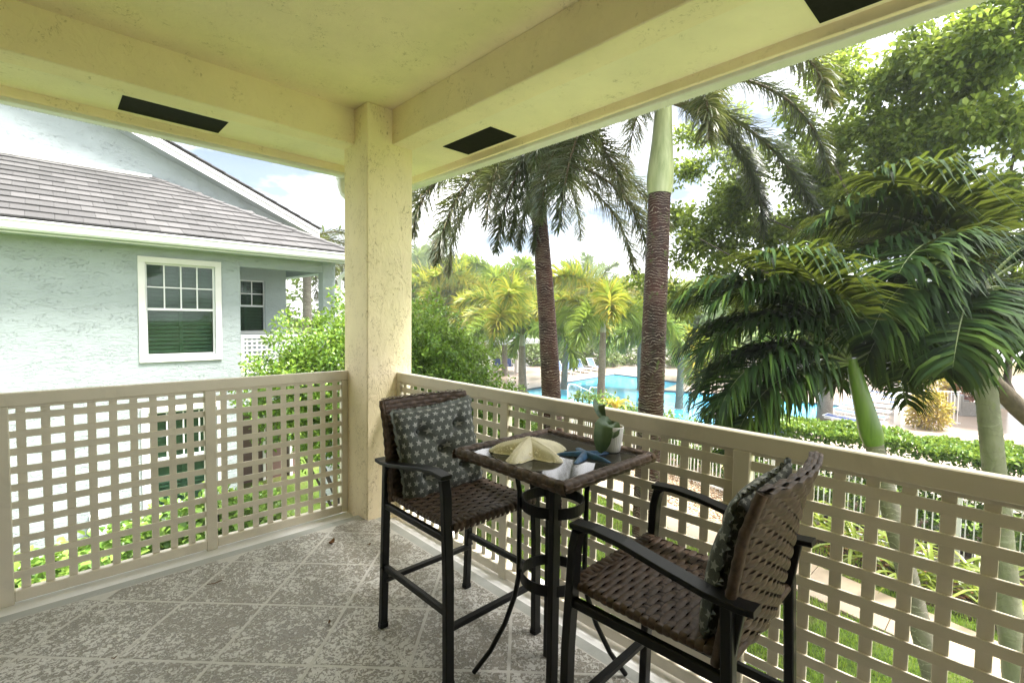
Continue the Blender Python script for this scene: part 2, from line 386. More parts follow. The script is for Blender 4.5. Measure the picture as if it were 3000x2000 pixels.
railing('lattice_railing', 'beige lattice balcony railing left of the cream column, facing the blue house', 'x', .309, [(-.947, -.884), (-1.872, -1.81), (-2.745, -2.685)], 0, -.092, .093)
railing('lattice_railing', 'beige lattice balcony railing right of the cream column, beside the table', 'y', .235, [(-1.222, -1.16), (-2.552, -2.49), (-3.88, -3.82), (-5.2, -5.14), (-6.53, -6.47)], -.002, -.085, .0916)

# ------------------------------------------------------------------ the blue-green house
def glass_dark(name, c=(.035, .06, .05)):
    t = NT(name); g = t.n('ShaderNodeBsdfGlossy'); g.inputs['Roughness'].default_value = .03; g.inputs['Color'].default_value = (.9, .95, .92, 1)
    d = t.n('ShaderNodeBsdfTransparent'); d.inputs['Color'].default_value = (.62, .74, .66, 1); fr = t.n('ShaderNodeFresnel'); fr.inputs['IOR'].default_value = 1.5
    m = t.n('ShaderNodeMixShader'); t.l(t.math('MULTIPLY', fr.outputs[0], .6), m.inputs[0]); t.l(d.outputs[0], m.inputs[1]); t.l(g.outputs[0], m.inputs[2])
    return t.done(m.outputs[0])
M['glass'] = glass_dark('window_glass')
M['blind'] = mat('dark_shutter_slats', (.20, .25, .22), .6, .15, 8)
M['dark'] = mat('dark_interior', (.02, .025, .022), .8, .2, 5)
def rooftile_mat():
    t = NT('concrete_roof_tile'); g = t.n('ShaderNodeObjectInfo')
    a = t.ramp(g.outputs['Random'], [(0, (.062, .060, .060)), (.5, (.080, .077, .077)), (1, (.105, .101, .101))])
    col = t.mix(t.ramp(t.noise(5, 6, .65), [(.45, 0), (.7, .6)]), a, (.07, .065, .06))
    return t.done(t.pbsdf(col, .62, .3, normal=t.bump(t.noise(60, 4), .3, .003)))
M['rooftile'] = rooftile_mat()
M['under'] = mat('roof_underlay', (.10, .095, .09), .8, .1, 5)

YH = 7.6
house = thing('house', 'pale blue-green stucco house with grey tiled hip roof left of the column', 'house', (-2, YH, G))
def hp(name, mb, m, par=None): return mb.build(name, M[m] if isinstance(m, str) else m, par or house, True)
WIN = [(-.50, .845, .575, 2.51), (-.50, .845, -2.25, -.205)]
def wall_with_holes(y0, y1, x0, x1, z0, z1, holes):
    mb = MB(); xs = sorted({x0, x1} | {h[0] for h in holes} | {h[1] for h in holes}); zs = sorted({z0, z1} | {h[2] for h in holes} | {h[3] for h in holes})
    for a in range(len(xs)-1):
        for c in range(len(zs)-1):
            if any(h[0] <= xs[a] < h[1] and h[2] <= zs[c] < h[3] for h in holes): continue
            mb.box(xs[a], xs[a+1], y0, y1, zs[c], zs[c+1])
    return mb
HW = [(-.377, .712, .70, 2.385), (-.377, .712, -2.12, -.325)]
hp('wall', wall_with_holes(YH, YH+.2, -9, 1.15, G-.3, 2.72, HW), 'blue_stucco')
b = MB(); b.box(.95, 1.149, YH+.2, 9.4, G-.3, 2.72); hp('side_wall', b, 'blue_stucco')
RW = [(1.35, 2.16, 1.06, 2.29)]
hp('porch_wall', wall_with_holes(9.4, 9.55, 1.0, 2.644, -.2, 2.72, RW), 'blue_stucco')
b = MB(); b.box(2.5, 2.643, 9.56, 13, -.2, 2.72); hp('porch_end_wall', b, 'blue_stucco')
def house_window(x0, x1, z0, z1, yw, cols, rows, trim=.105, wrap=None):
    """double-hung: top sash with muntins, plain lower sash, shutters behind"""
    zm = z0+(z1-z0)*.508
    w = MB(); tr = trim
    if tr:
        w.box(x0-tr, x1+tr, yw-.035, yw-.002, z1, z1+tr, .004); w.box(x0-tr, x1+tr, yw-.036, yw-.002, z0-tr, z0, .004)
        w.box(x0-tr, x0, yw-.034, yw-.002, z0+.001, z1-.001, .004); w.box(x1, x1+tr, yw-.034, yw-.002, z0+.001, z1-.001, .004)
    else: w.box(x0, x1, yw-.02, yw, z0-.03, z0)
    win = hp('window', w, 'trim')
    f = MB(); e = .03
    f.box(x0, x0+e, yw+.04, yw+.09, z0, z1); f.box(x1-e, x1, yw+.04, yw+.09, z0, z1); f.box(x0+e, x1-e, yw+.041, yw+.089, z1-e, z1); f.box(x0+e, x1-e, yw+.041, yw+.089, z0, z0+e*1.3)
    f.box(x0+e, x1-e, yw+.03, yw+.088, zm-.022, zm+.022)
    f.build('sash', M['white'], win, True)
    for c in range(1, cols):
        x = x0+e+(x1-x0-2*e)*c/cols; g = MB(); g.box(x-.011, x+.011, yw+.05, yw+.066, zm+.022, z1-e); g.build('muntin', M['white'], win, True)
    for r in range(1, rows):
        z = zm+(z1-e-zm)*r/rows; g = MB(); g.box(x0+e, x1-e, yw+.0485, yw+.0675, z-.011, z+.011); g.build('muntin', M['white'], win, True)
    for za, zc in ((z0+e*1.3, zm-.022), (zm+.022, z1-e)):
        g = MB(); g.box(x0+e, x1-e, yw+.072, yw+.076, za, zc); g.build('pane', M['glass'], win, True)
    xc = (x0+x1)/2
    for xa, xb in ((x0+.04, xc-.03), (xc+.03, x1-.04)) if cols > 2 else ((x0+.03, x1-.03),):
        s = MB(); z = z0+.06
        while z < z1-.05:
            s.add([(xa, yw+.13, z), (xb, yw+.13, z), (xb, yw+.17, z+.068), (xa, yw+.17, z+.068)], [(0, 1, 2, 3)]); z += .073
        s.build('shutter', M['blind'], win, True)
    s = MB(); s.box(xc-.03, xc+.03, yw+.12, yw+.15, z0, z1); s.box(x0-.1, x1+.1, yw+.21, yw+.23, z0-.1, z1+.1); s.build('backing', M['blind'], win, True)
    return win
house_window(*HW[0], YH, 4, 2)
house_window(*HW[1], YH, 4, 2)
house_window(*RW[0], 9.4, 3, 2, 0)
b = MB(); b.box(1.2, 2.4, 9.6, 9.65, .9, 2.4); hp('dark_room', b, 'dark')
# porch of the house: floor, ceiling, beam, column, white lattice rail, downspout
b = MB(); b.box(1.15, 3.3, YH-.05, 13, -.35, -.05); hp('porch_floor', b, 'blue_stucco')
b = MB(); b.box(1.15, 3.2, YH+.2, 13, 2.70, 2.78); hp('porch_ceiling', b, 'blue_stucco')
b = MB(); b.box(1.151, 2.83, YH+.01, YH+.19, 2.44, 2.72); b.box(2.83, 3.09, YH+.3, 13, 2.44, 2.70); hp('porch_beam', b, 'blue_stucco')
b = MB(); b.box(2.82, 3.10, YH-.02, YH+.26, G, 2.72, .01); hp('porch_column', b, 'blue_stucco')
b = MB(); b.tube([(3.33, 7.06, 2.66), (3.33, 7.06, 2.56), (3.17, 7.42, 2.38), (3.15, 7.46, 2.3), (3.15, 7.46, G)], 0, flat=(.09, .07)); hp('downspout', b, 'white')
pr = MB(); pr.box(1.16, 2.81, YH+.02, YH+.06, 1.0, 1.07); pr.box(1.16, 2.81, YH+.02, YH+.06, -.02, .04); pr.box(1.16, 1.22, YH+.022, YH+.058, .04, 1.0)
prl = hp('porch_railing', pr, 'white')
for k in range(17):
    s = MB(); s.box(1.22+.093*k+.04, 1.22+.093*k+.078, YH+.045, YH+.052, .04, 1.0); s.build('slat', M['white'], prl, True)
for k in range(10):
    s = MB(); s.box(1.22, 2.81, YH+.036, YH+.044, .09+.0925*k, .128+.0925*k); s.build('slat', M['white'], prl, True)
# what shows of the ground floor below the porch
b = MB(); b.box(1.149, 3.2, 10.2, 10.3, G, -.3); hp('lower_wall', b, mat('brown_panels', (.16, .095, .085), .6, .15, 3, .2, 20, .01))
b = MB(); b.box(2.3, 2.36, 10.15, 10.199, G, -.3); b.box(1.5, 1.55, 10.15, 10.199, G, -.3); b.box(2.95, 3.02, 10.1, 10.199, G, -.3); hp('lower_frame', b, 'trim')
b = MB(); b.box(-1.22, -.98, 7.42, 7.599, -2.45, -1.95, .01); b.box(-1.13, -1.07, 7.5, 7.599, -1.95, -1.5); hp('meter_box', b, 'white')
# roof: eave along y=7.05, hip to the corner (3.25,7.05), gable wall of the higher part at y=10.31
EY, EZ, HX, GY = 7.05, 2.86, 3.30, 10.31; PT = .497; TOPZ = EZ+PT*(GY-EY)
roof = MB(); roof.add([(-9, EY, EZ-.03), (HX, EY, EZ-.03), (HX-(GY-EY), GY, TOPZ-.03), (-9, GY, TOPZ-.03), (HX, 15, EZ-.03), (HX-(GY-EY), 15, TOPZ-.03)], [(0, 1, 2, 3), (1, 4, 5, 2)])
roof = hp('roof', roof, 'under')
b = MB(); b.box(-9, HX-.05, EY+.03, YH-.001, 2.66, 2.70); b.box(YH*0+1.16, HX-.05, YH, 13, 2.785, 2.80); hp('eave_soffit', b, 'blue_stucco')
g = MB(); prof = [(0, .0), (-.105, .0), (-.125, .03), (-.135, .12), (-.15, .13), (-.15, .16), (-.128, .16), (-.12, .045), (0, .02)]
g.prism([(-9, EY+.04+dy, 2.675+dz) for dy, dz in prof], (HX+9.05, 0, 0)); hp('gutter', g, 'white')
g = MB(); g.box(-9, HX, EY+.045, EY+.075, 2.64, 2.86); hp('fascia', g, 'white')
# tiles
L = .3045*math.hypot(1, PT)/1.0; ang = math.atan(PT); CL = (GY-EY)/12
tm = MB(); tm.box(-.1645, .1645, 0, .34, 0, .030, .004); tile_me = tm.mesh('roof_tile', M['rooftile'])
for r in range(12):
    y = EY-.04+CL*r; z = EZ+PT*(y-EY)
    n = int((HX+5.5)/.33)+1
    for k in range(n):
        x = HX-.05-.33*(k+(.5 if r % 2 else 0))
        if x > HX-(y-EY)-.10 or x < -5.2: continue
        o = link('roof_tile', tile_me, roof, (x+2, y-YH, z-G+.024+random.uniform(-.002, .002)), (ang-.085, 0, random.uniform(-.004, .004)))
cap = MB()
cap.add([(-.13, 0, -.075), (-.11, 0, 0), (0, 0, .035), (.11, 0, 0), (.13, 0, -.075), (-.13, .40, -.075), (-.11, .40, 0), (0, .40, .035), (.11, .40, 0), (.13, .40, -.075)],
        [(0, 1, 6, 5), (1, 2, 7, 6), (2, 3, 8, 7), (3, 4, 9, 8), (0, 4, 3, 2, 1)])
cap_me = cap.mesh('hip_tile', M['rooftile']); hd = Vector((-1, 1, PT)).normalized(); hl = math.hypot(math.hypot(1, 1), PT)*(GY-EY)
for k in range(int(hl/.34)):
    p = Vector((HX, EY, EZ+.045))+hd*(.34*k)
    o = link('hip_tile', cap_me, roof, (p.x+2, p.y-YH, p.z-G), (math.asin(hd.z)-.04, 0, PI/4))
fl = MB(); fl.box(-9, HX-(GY-EY)+.05, GY-.16, GY-.004, TOPZ-.03, TOPZ+.035, .004); fl.build('flashing', M['gutter'], roof, True)
# higher gable behind
def rz(x): return 5.34-.4345*(x+.42)
gw = MB(); gw.prism([(-12, GY, 2.7), (3.2, GY, 2.7), (3.2, GY, rz(3.2)), (-5.2, GY, rz(-5.2)), (-12, GY, rz(-5.2)-.4345*6.8)], (0, .2, 0)); hp('gable_wall', gw, 'blue_stucco')
gr = MB(); gr.prism([(3.7, 9.95, rz(3.7)+.20), (3.7, 9.95, rz(3.7)+.26), (-5.2, 9.95, rz(-5.2)+.26), (-5.2, 9.95, rz(-5.2)+.20)], (0, 6, 0)); gr = hp('gable_roof', gr, 'under')
rk = MB(); rk.prism([(3.7, 9.93, rz(3.7)), (3.7, 9.93, rz(3.7)+.13), (-5.2, 9.93, rz(-5.2)+.13), (-5.2, 9.93, rz(-5.2))], (0, .03, 0)); rk.prism([(3.7, 9.90, rz(3.7)+.135), (3.7, 9.90, rz(3.7)+.21), (-5.2, 9.90, rz(-5.2)+.21), (-5.2, 9.90, rz(-5.2)+.135)], (0, .05, 0))
hp('rake_board', rk, 'white')
rs = MB(); rs.prism([(3.7, 9.96, rz(3.7)+.0), (3.7, 9.96, rz(3.7)+.02), (-5.2, 9.96, rz(-5.2)+.02), (-5.2, 9.96, rz(-5.2)+.0)], (0, .35, 0)); hp('rake_soffit', rs, 'blue_stucco')
ga = math.atan(.4345); gt = MB(); gt.box(-.34, 0, -.165, .165, 0, .028, .004); gt_me = gt.mesh('gable_tile', M['rooftile'])
for k in range(18):
    x = 3.75-.285*k
    for j in range(3): link('gable_tile', gt_me, gr, (x+2, 10.05+.335*j-YH, rz(x)+.275-G), (0, ga-.04, 0))
# ------------------------------------------------------------------ ground, path, pool deck
def ground_mat():
    t = NT('lawn_soil'); n = t.noise(.9, 6, .6); n2 = t.noise(14, 5, .6)
    col = t.ramp(n2, [(.3, (.05, .08, .015)), (.7, (.13, .20, .035))]); col = t.mix(t.ramp(n, [(.52, 0), (.68, .8)]), col, (.13, .10, .05))
    return t.done(t.pbsdf(col, .9, .1, normal=t.bump(n2, .5, .03)))
M['ground'] = ground_mat()
M['path'] = mat('sandy_concrete', (.40, .31, .22), .4, .12, 3, .3, 120, .003, .4, dirt=.35, dscale=4)
M['mulch'] = mat('mulch_soil', (.050, .034, .022), .95, .5, 30, .8, 90, .02, .1)
M['pebble'] = None
def px_(y): return 7.66+.22*y
b = MB(); b.add([(px_(-9)-.53, -9, G+.004), (px_(-9)+.53, -9, G+.004), (px_(12)+.53, 12, G+.004), (px_(12)-.53, 12, G+.004)], [(0, 1, 2, 3)]); path = struct('path', b, mat('path_joint', (.20, .16, .11), .8, .2, 10))
for k in range(-8, 10):
    y0, y1 = k*1.15+.2, k*1.15+1.15+.188
    m = MB(); m.prism([(px_(y0)-.55, y0, G+.006), (px_(y0)+.55, y0, G+.006), (px_(y1)+.55, y1, G+.006), (px_(y1)-.55, y1, G+.006)], (0, 0, .035)); m.build('slab', M['path'], path, True)
b = MB(); b.quad((px_(-9)+1.55, -9, G+.008), (11.6, -9, G+.008), (12.4, .2, G+.008), (px_(.2)+.58, .2, G+.008)); struct('planting_bed', b, M['mulch'])
def pebble_mat():
    t = NT('river_pebbles'); g = t.n('ShaderNodeNewGeometry')
    col = t.ramp(g.outputs['Random Per Island'], [(0, (.16, .09, .05)), (.4, (.40, .26, .15)), (.75, (.55, .42, .28)), (1, (.62, .55, .45))])
    return t.done(t.pbsdf(col, .35, .5))
M['pebble'] = pebble_mat()
b = MB(); b.quad((px_(.21)+.58, .21, G+.008), (12.4, .21, G+.008), (13.8, 10, G+.008), (px_(10)+.58, 10, G+.008)); struct('pebble_bed', b, mat('pebble_base', (.28, .19, .11), .8, .3, 30))
def scatter_lumps(name, n, region, size, flat, m, label, cat):
    """many small 8-faced lumps on the ground"""
    O = np.array([(1, 0, 0), (-1, 0, 0), (0, 1, 0), (0, -1, 0), (0, 0, 1), (0, 0, -1)], float); F = np.array([(0, 2, 4), (2, 1, 4), (1, 3, 4), (3, 0, 4), (2, 0, 5), (1, 2, 5), (3, 1, 5), (0, 3, 5)])
    P = region(n); n = len(P); s = RNG.uniform(.5, 1.2, (n, 1, 3))*np.array([size, size, size*flat]); a = RNG.uniform(0, 2*PI, n)
    v = O[None]*s; c, q = np.cos(a)[:, None], np.sin(a)[:, None]
    v = np.stack([v[..., 0]*c-v[..., 1]*q, v[..., 0]*q+v[..., 1]*c, v[..., 2]], -1)+P[:, None]
    o = link(name, np_mesh(name, v.reshape(-1, 3), (F[None]+6*np.arange(n)[:, None, None]).reshape(-1, 3), m, True)); return tag(o, label, cat, kind='stuff')
def reg_peb(n):
    y = RNG.uniform(.25, 6.5, n); x = px_(y)+.6+RNG.uniform(0, 1, n)**1.2*2.2; return np.stack([x, y, np.full(n, G+.02)], 1)
scatter_lumps('pebbles', 9000, reg_peb, .035, .6, M['pebble'], 'orange-tan river pebbles between the path and the white fence', 'pebbles')
def grass(name, n, region, h, m, label):
    P = region(n); n = len(P); a = RNG.uniform(0, 2*PI, n); L = RNG.uniform(.5, 1.15, n)*h; ln = RNG.uniform(.1, .75, n)*L; w = RNG.uniform(.004, .008, n)
    d = np.stack([np.cos(a), np.sin(a)], 1); e = np.stack([-d[:, 1], d[:, 0]], 1)
    v = np.zeros((n, 5, 3)); v[:, 0, :2] = P[:, :2]-e*w[:, None]; v[:, 1, :2] = P[:, :2]+e*w[:, None]; v[:, 0, 2] = v[:, 1, 2] = G
    m1 = P[:, :2]+d*(ln*.35)[:, None]; v[:, 2, :2] = m1+e*(w*.8)[:, None]; v[:, 3, :2] = m1-e*(w*.8)[:, None]; v[:, 2, 2] = v[:, 3, 2] = G+L*.6
    v[:, 4, :2] = P[:, :2]+d*ln[:, None]; v[:, 4, 2] = G+L*.95
    F = np.array([(0, 1, 2), (0, 2, 3), (3, 2, 4)]); o = link(name, np_mesh(name, v.reshape(-1, 3), (F[None]+5*np.arange(n)[:, None, None]).reshape(-1, 3), m))
    return tag(o, label, 'grass', kind='stuff')
M['grass'] = leafmat('grass_blades', [(.09, .17, .018), (.20, .34, .035), (.32, .46, .06), (.36, .36, .12)], .5, .4, .3, .6)
def reg_lawn(n):
    y = RNG.uniform(-4.6, 5.5, n); x = RNG.uniform(2.4, 9.8, n); c = px_(y); ok = (x < c-.56) | ((x > c+.55) & (x < c+1.5) & (y < .2)); return np.stack([x[ok], y[ok]], 1)
grass('lawn_grass', 62000, reg_lawn, .085, M['grass'], 'short green lawn grass below the balcony and along the path')
# leaf litter in the bed on the right
M['litter'] = leafmat('leaf_litter', [(.10, .05, .02), (.25, .09, .03), (.33, .18, .07), (.20, .13, .07)], .7, .1, .3)
def reg_lit(n):
    y = RNG.uniform(-5, .1, n); x = px_(y)+1.2+RNG.uniform(0, 1.9, n); return np.stack([x, y, np.full(n, G+.02)], 1)
scatter_lumps('leaf_litter', 1100, reg_lit, .05, .15, M['litter'], 'fallen brown and red leaves on the dark mulch', 'leaf litter')

M['deck'] = mat('wet_pool_deck', (.42, .33, .265), .22, .08, 1.5, .08, 30, .004, .5, dirt=.15, dscale=.8)
POOL = [(17.4, 2.7), (28.1, 3.1), (27.0, 9.0), (25.5, 11.9), (28.8, 12.6), (30.2, 13.2), (30.6, 18.8), (17.4, 17.1)]
def deck_sheet(name, out, z, m):
    bm = bmesh.new()
    vo = [bm.verts.new((x, y, z)) for x, y in out]; vi = [bm.verts.new((x, y, z)) for x, y in POOL]
    for V in (vo, vi):
        for i in range(len(V)): bm.edges.new((V[i], V[(i+1) % len(V)]))
    bmesh.ops.triangle_fill(bm, use_beauty=True, edges=bm.edges[:])
    kill = [f for f in bm.faces if inside(f.calc_center_median(), POOL)]
    bmesh.ops.delete(bm, geom=kill, context='FACES')
    for f in bm.faces:
        if f.normal.z < 0: f.normal_flip()
    me = bpy.data.meshes.new(name); bm.to_mesh(me); bm.free(); me.materials.append(m); o = link(name, me); o['kind'] = 'structure'; return o
def inside(p, poly):
    r = False; j = len(poly)-1
    for i in range(len(poly)):
        if (poly[i][1] > p[1]) != (poly[j][1] > p[1]) and p[0] < (poly[j][0]-poly[i][0])*(p[1]-poly[i][1])/(poly[j][1]-poly[i][1])+poly[i][0]: r = not r
        j = i
    return r
deck = deck_sheet('pool_deck', [(14.2, -8), (60, -8), (60, 34), (14.2, 34)], G+.012, M['deck']); deck_sheet('ground', [(-300, -300), (400, -300), (400, 400), (-300, 400)], G, M['ground'])
def water_mat():
    t = NT('pool_water'); n = t.noise(.12, 3); col = t.ramp(n, [(.3, (.07, .46, .74)), (.7, (.11, .55, .80))])
    return t.done(t.pbsdf(col, .05, .5, normal=t.bump(t.noise(2.5, 4), .12, .05)))
b = MB(); b.add([(x, y, G-.10) for x, y in POOL], [tuple(range(len(POOL)))]); pw = struct('pool_water', b, water_mat())
M['poolrim'] = mat('dark_waterline_tile', (.10, .12, .14), .3, .2, 5)
b = MB()
for i in range(len(POOL)):
    (x0, y0), (x1, y1) = POOL[i], POOL[(i+1) % len(POOL)]; b.quad((x0, y0, G+.011), (x1, y1, G+.011), (x1, y1, G-.35), (x0, y0, G-.35))
b.build('waterline_tile', M['poolrim'], pw, True)

# ------------------------------------------------------------------ picket fences
def fence(name, label, pts, h, gap, m=M['white'], pk=.018, group=None, posts=True):
    t = thing(name, label, 'fence', (pts[0][0], pts[0][1], G), group=group)
    tot = sum(math.dist(pts[i], pts[i+1]) for i in range(len(pts)-1))
    for i in range(len(pts)-1):
        a, c = Vector((*pts[i], 0)), Vector((*pts[i+1], 0)); d = (c-a); L = d.length; d.normalize()
        for z, nm in ((.12, 'bottom_rail'), (h-.06, 'top_rail')):
            MB().tube([a+Vector((0, 0, G+z)), c+Vector((0, 0, G+z))], 0, flat=(.03, .045)).build(nm, m, t, True)
        n = int(L/gap); pm = MB(); pm.box(-pk/2, pk/2, -pk/2, pk/2, .05, h-.02); pme = pm.mesh('picket', m)
        for k in range(n+1):
            p = a+d*(gap*k); link('picket', pme, t, (p.x-pts[0][0], p.y-pts[0][1], 0))
        if posts:
            ps = MB(); ps.box(-.035, .035, -.035, .035, -.1, h+.06); ps.add([(-.045, -.045, h+.06), (.045, -.045, h+.06), (.045, .045, h+.06), (-.045, .045, h+.06), (0, 0, h+.1)], [(0, 1, 4), (1, 2, 4), (2, 3, 4), (3, 0, 4)]); pse = ps.mesh('post', m)
            for k in range(int(L/2.4)+1):
                p = a+d*(2.4*k); link('post', pse, t, (p.x-pts[0][0], p.y-pts[0][1], 0))
    return t
fence('picket_fence', 'white metal picket fence behind the pebble bed below the balcony', [(9.3, -5.0), (10.1, .5), (11.7, 8.0)], 1.4, .11)
fence('picket_fence', 'white pool fence far behind the row of blue loungers', [(30.5, 32.5), (42, 27.5), (44.5, 10)], 1.3, .17, pk=.03)
fence('picket_fence', 'white fence panel beside the yellow croton shrub at the pool', [(25.2, -.1), (26.2, -1.6)], 1.5, .13, pk=.03)
fence('picket_fence', 'low white fence on top of the pool steps right of the loungers', [(38, 2.6), (33.5, -1.0)], 1.9, .2, pk=.04)
# white stair wall sloping down between loungers and croton
b = MB(); b.prism([(24.2, .35, G), (30.5, 1.05, G), (30.5, 1.05, G+1.25), (24.2, .35, G+.55)], (.08, -.22, 0)); o = b.build('stair_wall', M['white']); tag(o, 'white sloping wall between the pool loungers and the yellow croton', 'wall')

# ------------------------------------------------------------------ loungers and chairs
M['sling'] = mat('blue_sling', (.055, .10, .30), .6, .12, 20, .2, 300, .001)
M['lframe'] = mat('white_frame', (.80, .80, .80), .4, .04, 5)
def make_lounger(back, name='pool_lounger'):
    """head at +y, foot at -y, 1.95 m long"""
    t = thing(name, 'x', 'lounger'); z = .36
    hb = .78; by = .18; ty = by+hb*math.cos(back); tz = z+hb*math.sin(back)
    for s in (-1, 1):
        MB().tube([(s*.33, -.98, z), (s*.33, by, z), (s*.33, .9, z)], .022, 6).build('side_rail', M['lframe'], t)
        MB().tube([(s*.33, by, z+.02), (s*.33, ty, tz)], .02, 6).build('back_rail', M['lframe'], t)
        for y in (-.78, .62): MB().tube([(s*.33, y, z), (s*.34, y-.08, 0)], .022, 6).build('leg', M['lframe'], t)
    MB().tube([(-.33, -.98, z), (.33, -.98, z)], .02, 6).build('foot_bar', M['lframe'], t)
    MB().tube([(-.33, ty, tz), (.33, ty, tz)], .02, 6).build('head_bar', M['lframe'], t)
    b = MB(); b.add([(-.31, -.96, z+.012), (.31, -.96, z+.012), (.31, -.4, z-.01), (-.31, -.4, z-.01), (.31, by, z+.012), (-.31, by, z+.012)], [(0, 1, 2, 3), (3, 2, 4, 5)], True); b.build('seat_sling', M['sling'], t)
    b = MB(); c = .03; b.add([(-.31, by, z+.03), (.31, by, z+.03), (.31, (by+ty)/2+c*.6, (z+tz)/2-.02), (-.31, (by+ty)/2+c*.6, (z+tz)/2-.02), (.31, ty, tz), (-.31, ty, tz)], [(0, 1, 2, 3), (3, 2, 4, 5)], True); b.build('back_sling', M['sling'], t)
    if back > .3: MB().tube([(-.3, by+.4, z), (0, (by+ty)/2+.1, (z+tz)/2), (.3, by+.4, z)], .012, 5).build('prop', M['lframe'], t)
    return t
up = make_lounger(math.radians(55)); flat_ = make_lounger(math.radians(6))
first = {'u': True, 'f': True}
def put(kind, x, y, rz, label, group):
    src = up if kind == 'u' else flat_
    o = src if first[kind] else copy_tree(src); first[kind] = False
    o.location = (x, y, G+.012); o.rotation_euler = (0, 0, rz); tag(o, label, 'lounger', group); return o
names = ['first', 'second', 'third', 'fourth']
for k, x in enumerate((26.6, 27.9, 29.4, 31.2)):
    put('u', x, 20.9+.12*k, -.25, f'blue sling lounger with raised back, {names[k]} from the left in the row beyond the pool', 'blue loungers beyond the pool')
for k, nm in enumerate(('nearest', 'second nearest', 'third nearest', 'fourth nearest', 'fifth nearest', 'sixth nearest', 'seventh nearest')):
    put('f', 21.8+1.75*k, 1.35+.13*k, -.05, f'flat blue lounger, {nm} in the row at the right end of the pool', 'flat loungers at the right end of the pool')
put('u', 16.2, 3.9, -PI/2+PI, 'blue lounger at the near pool edge, left of the pair seen under the palm fronds', 'loungers at the near pool edge')
put('u', 16.4, 2.4, -PI/2+PI+.2, 'blue lounger at the near pool edge, right of the pair seen under the palm fronds', 'loungers at the near pool edge')
put('u', 33.4, 13.8, -PI/2, 'blue lounger half hidden behind the thick palm trunk across the pool', 'loungers across the pool')
def pool_chair(x, y, rz, label):
    t = thing('pool_chair', label, 'chair', (x, y, G+.012), rz, 'blue chairs by the pavilion')
    for s in (-1, 1):
        MB().tube([(s*.29, -.25, 0), (s*.29, -.3, .62), (s*.29, .2, .62), (s*.29, .35, 1.0)], .018, 6).build('arm_frame', M['lframe'], t)
        MB().tube([(s*.28, .15, .62), (s*.28, .35, 0)], .018, 6).build('leg', M['lframe'], t)
    MB().add([(-.27, -.27, .42), (.27, -.27, .42), (.27, .2, .38), (-.27, .2, .38)], [(0, 1, 2, 3)]).build('seat_sling', M['sling'], t)
    MB().add([(-.27, .2, .38), (.27, .2, .38), (.27, .37, 1.02), (-.27, .37, 1.02)], [(0, 1, 2, 3)]).build('back_sling', M['sling'], t)
pool_chair(24.1, 25.2, -.3, 'blue pool chair, left one of the three under the white pavilion')
pool_chair(25.0, 24.9, -.3, 'blue pool chair, middle one of the three under the white pavilion')
pool_chair(26.0, 24.4, .9, 'blue pool chair turned aside, right of the pavilion post')

# ------------------------------------------------------------------ pavilion, rails, far buildings
t = thing('pavilion', 'white flat-roofed pavilion beyond the big green bush', 'pavilion', (23.6, 24.5, G))
for x, y in ((25.1, 24.2), (21.0, 28.0), (20.9, 22.8), (25.3, 29.0)): MB().box(x-.11, x+.11, y-.11, y+.11, G, -.42, .01).build('post', M['white'], t, True)
MB().box(20.3, 25.9, 22.2, 29.6, -.42, -.2, .01).build('beam', M['white'], t, True)
b = MB()
for k in range(28): b.box(20.1+.21*k, 20.1+.21*k+.17, 22.0, 29.8, -.2, -.08)
b.build('roof', M['white'], t, True)
MB().box(25.05, 25.6, 24.31, 24.33, -1.55, -1.0).build('sign_board', M['trim'], t, True)
def handrail(x, y, label):
    t = thing('pool_handrail', label, 'handrail', (x, y, G), 0, 'white handrails at the pool steps')
    MB().tube([(x-.1, y, G), (x-.1, y, G+.78), (x, y, G+.9), (x+.35, y-.1, G+.86), (x+1.5, y-.4, G+.35), (x+1.55, y-.42, G-.3)], .03, 8).build('rail', M['white'], t, True)
    MB().tube([(x+.75, y-.2, G+.7), (x+.75, y-.2, G-.3)], .025, 6).build('post', M['white'], t, True)
handrail(17.9, 12.9, 'white pool handrail left of the slim palm trunk')
handrail(17.9, 11.5, 'white pool handrail just left of the slim palm trunk and right of the other one')
M['farwall'] = mat('pale_far_wall', (.62, .68, .68), .8, .05, 1); M['farroof'] = mat('grey_far_roof', (.32, .32, .34), .7, .12, 3, .3, 6, .05)
def far_house(name, label, cx, cy, w, d, ze, zr, rz=0, win=True):
    t = thing(name, label, 'building', (cx, cy, G), rz)
    MB().box(-w/2, w/2, -d/2, d/2, 0, ze).build('wall', M['farwall'], t)
    o = .6; a, c = w/2+o, d/2+o; ri = a-c if a > c else .0
    MB().add([(-a, -c, ze), (a, -c, ze), (a, c, ze), (-a, c, ze), (-ri, 0, zr), (ri, 0, zr)], [(0, 1, 5, 4), (1, 2, 5), (2, 3, 4, 5), (3, 0, 4)]).build('roof', M['farroof'], t)
    MB().box(-a-.03, a+.03, -c-.03, c+.03, ze-.22, ze-.01).build('fascia', M['white'], t)
    if win:
        n = int(w/3)
        for k in range(n):
            for z in (1.0, 4.0):
                if z+1.4 > ze: continue
                f = MB(); x = -w/2+w*(k+.5)/n; f.box(x-.6, x+.6, -d/2-.06, -d/2-.01, z, z+1.5); f = f.build('window', M['white'], t); g = MB(); g.box(x-.5, x+.5, -d/2-.08, -d/2-.061, z+.1, z+1.4); g.build('pane', M['dark'], f)
    return t
far_house('far_house', 'distant house with a pale grey roof between the palm trunks', 55.5, 31.0, 16, 11, 6.0, 9.6, math.radians(-55))
far_house('far_house', 'distant blue-grey house half hidden behind the fan of dark palm fronds', 52.0, 6.5, 12, 9, 6.0, 9.0, math.radians(-80))
t = thing('cabana', 'open cabana with cream beam and pale posts at the right pool edge', 'cabana', (30, -4.5, G))
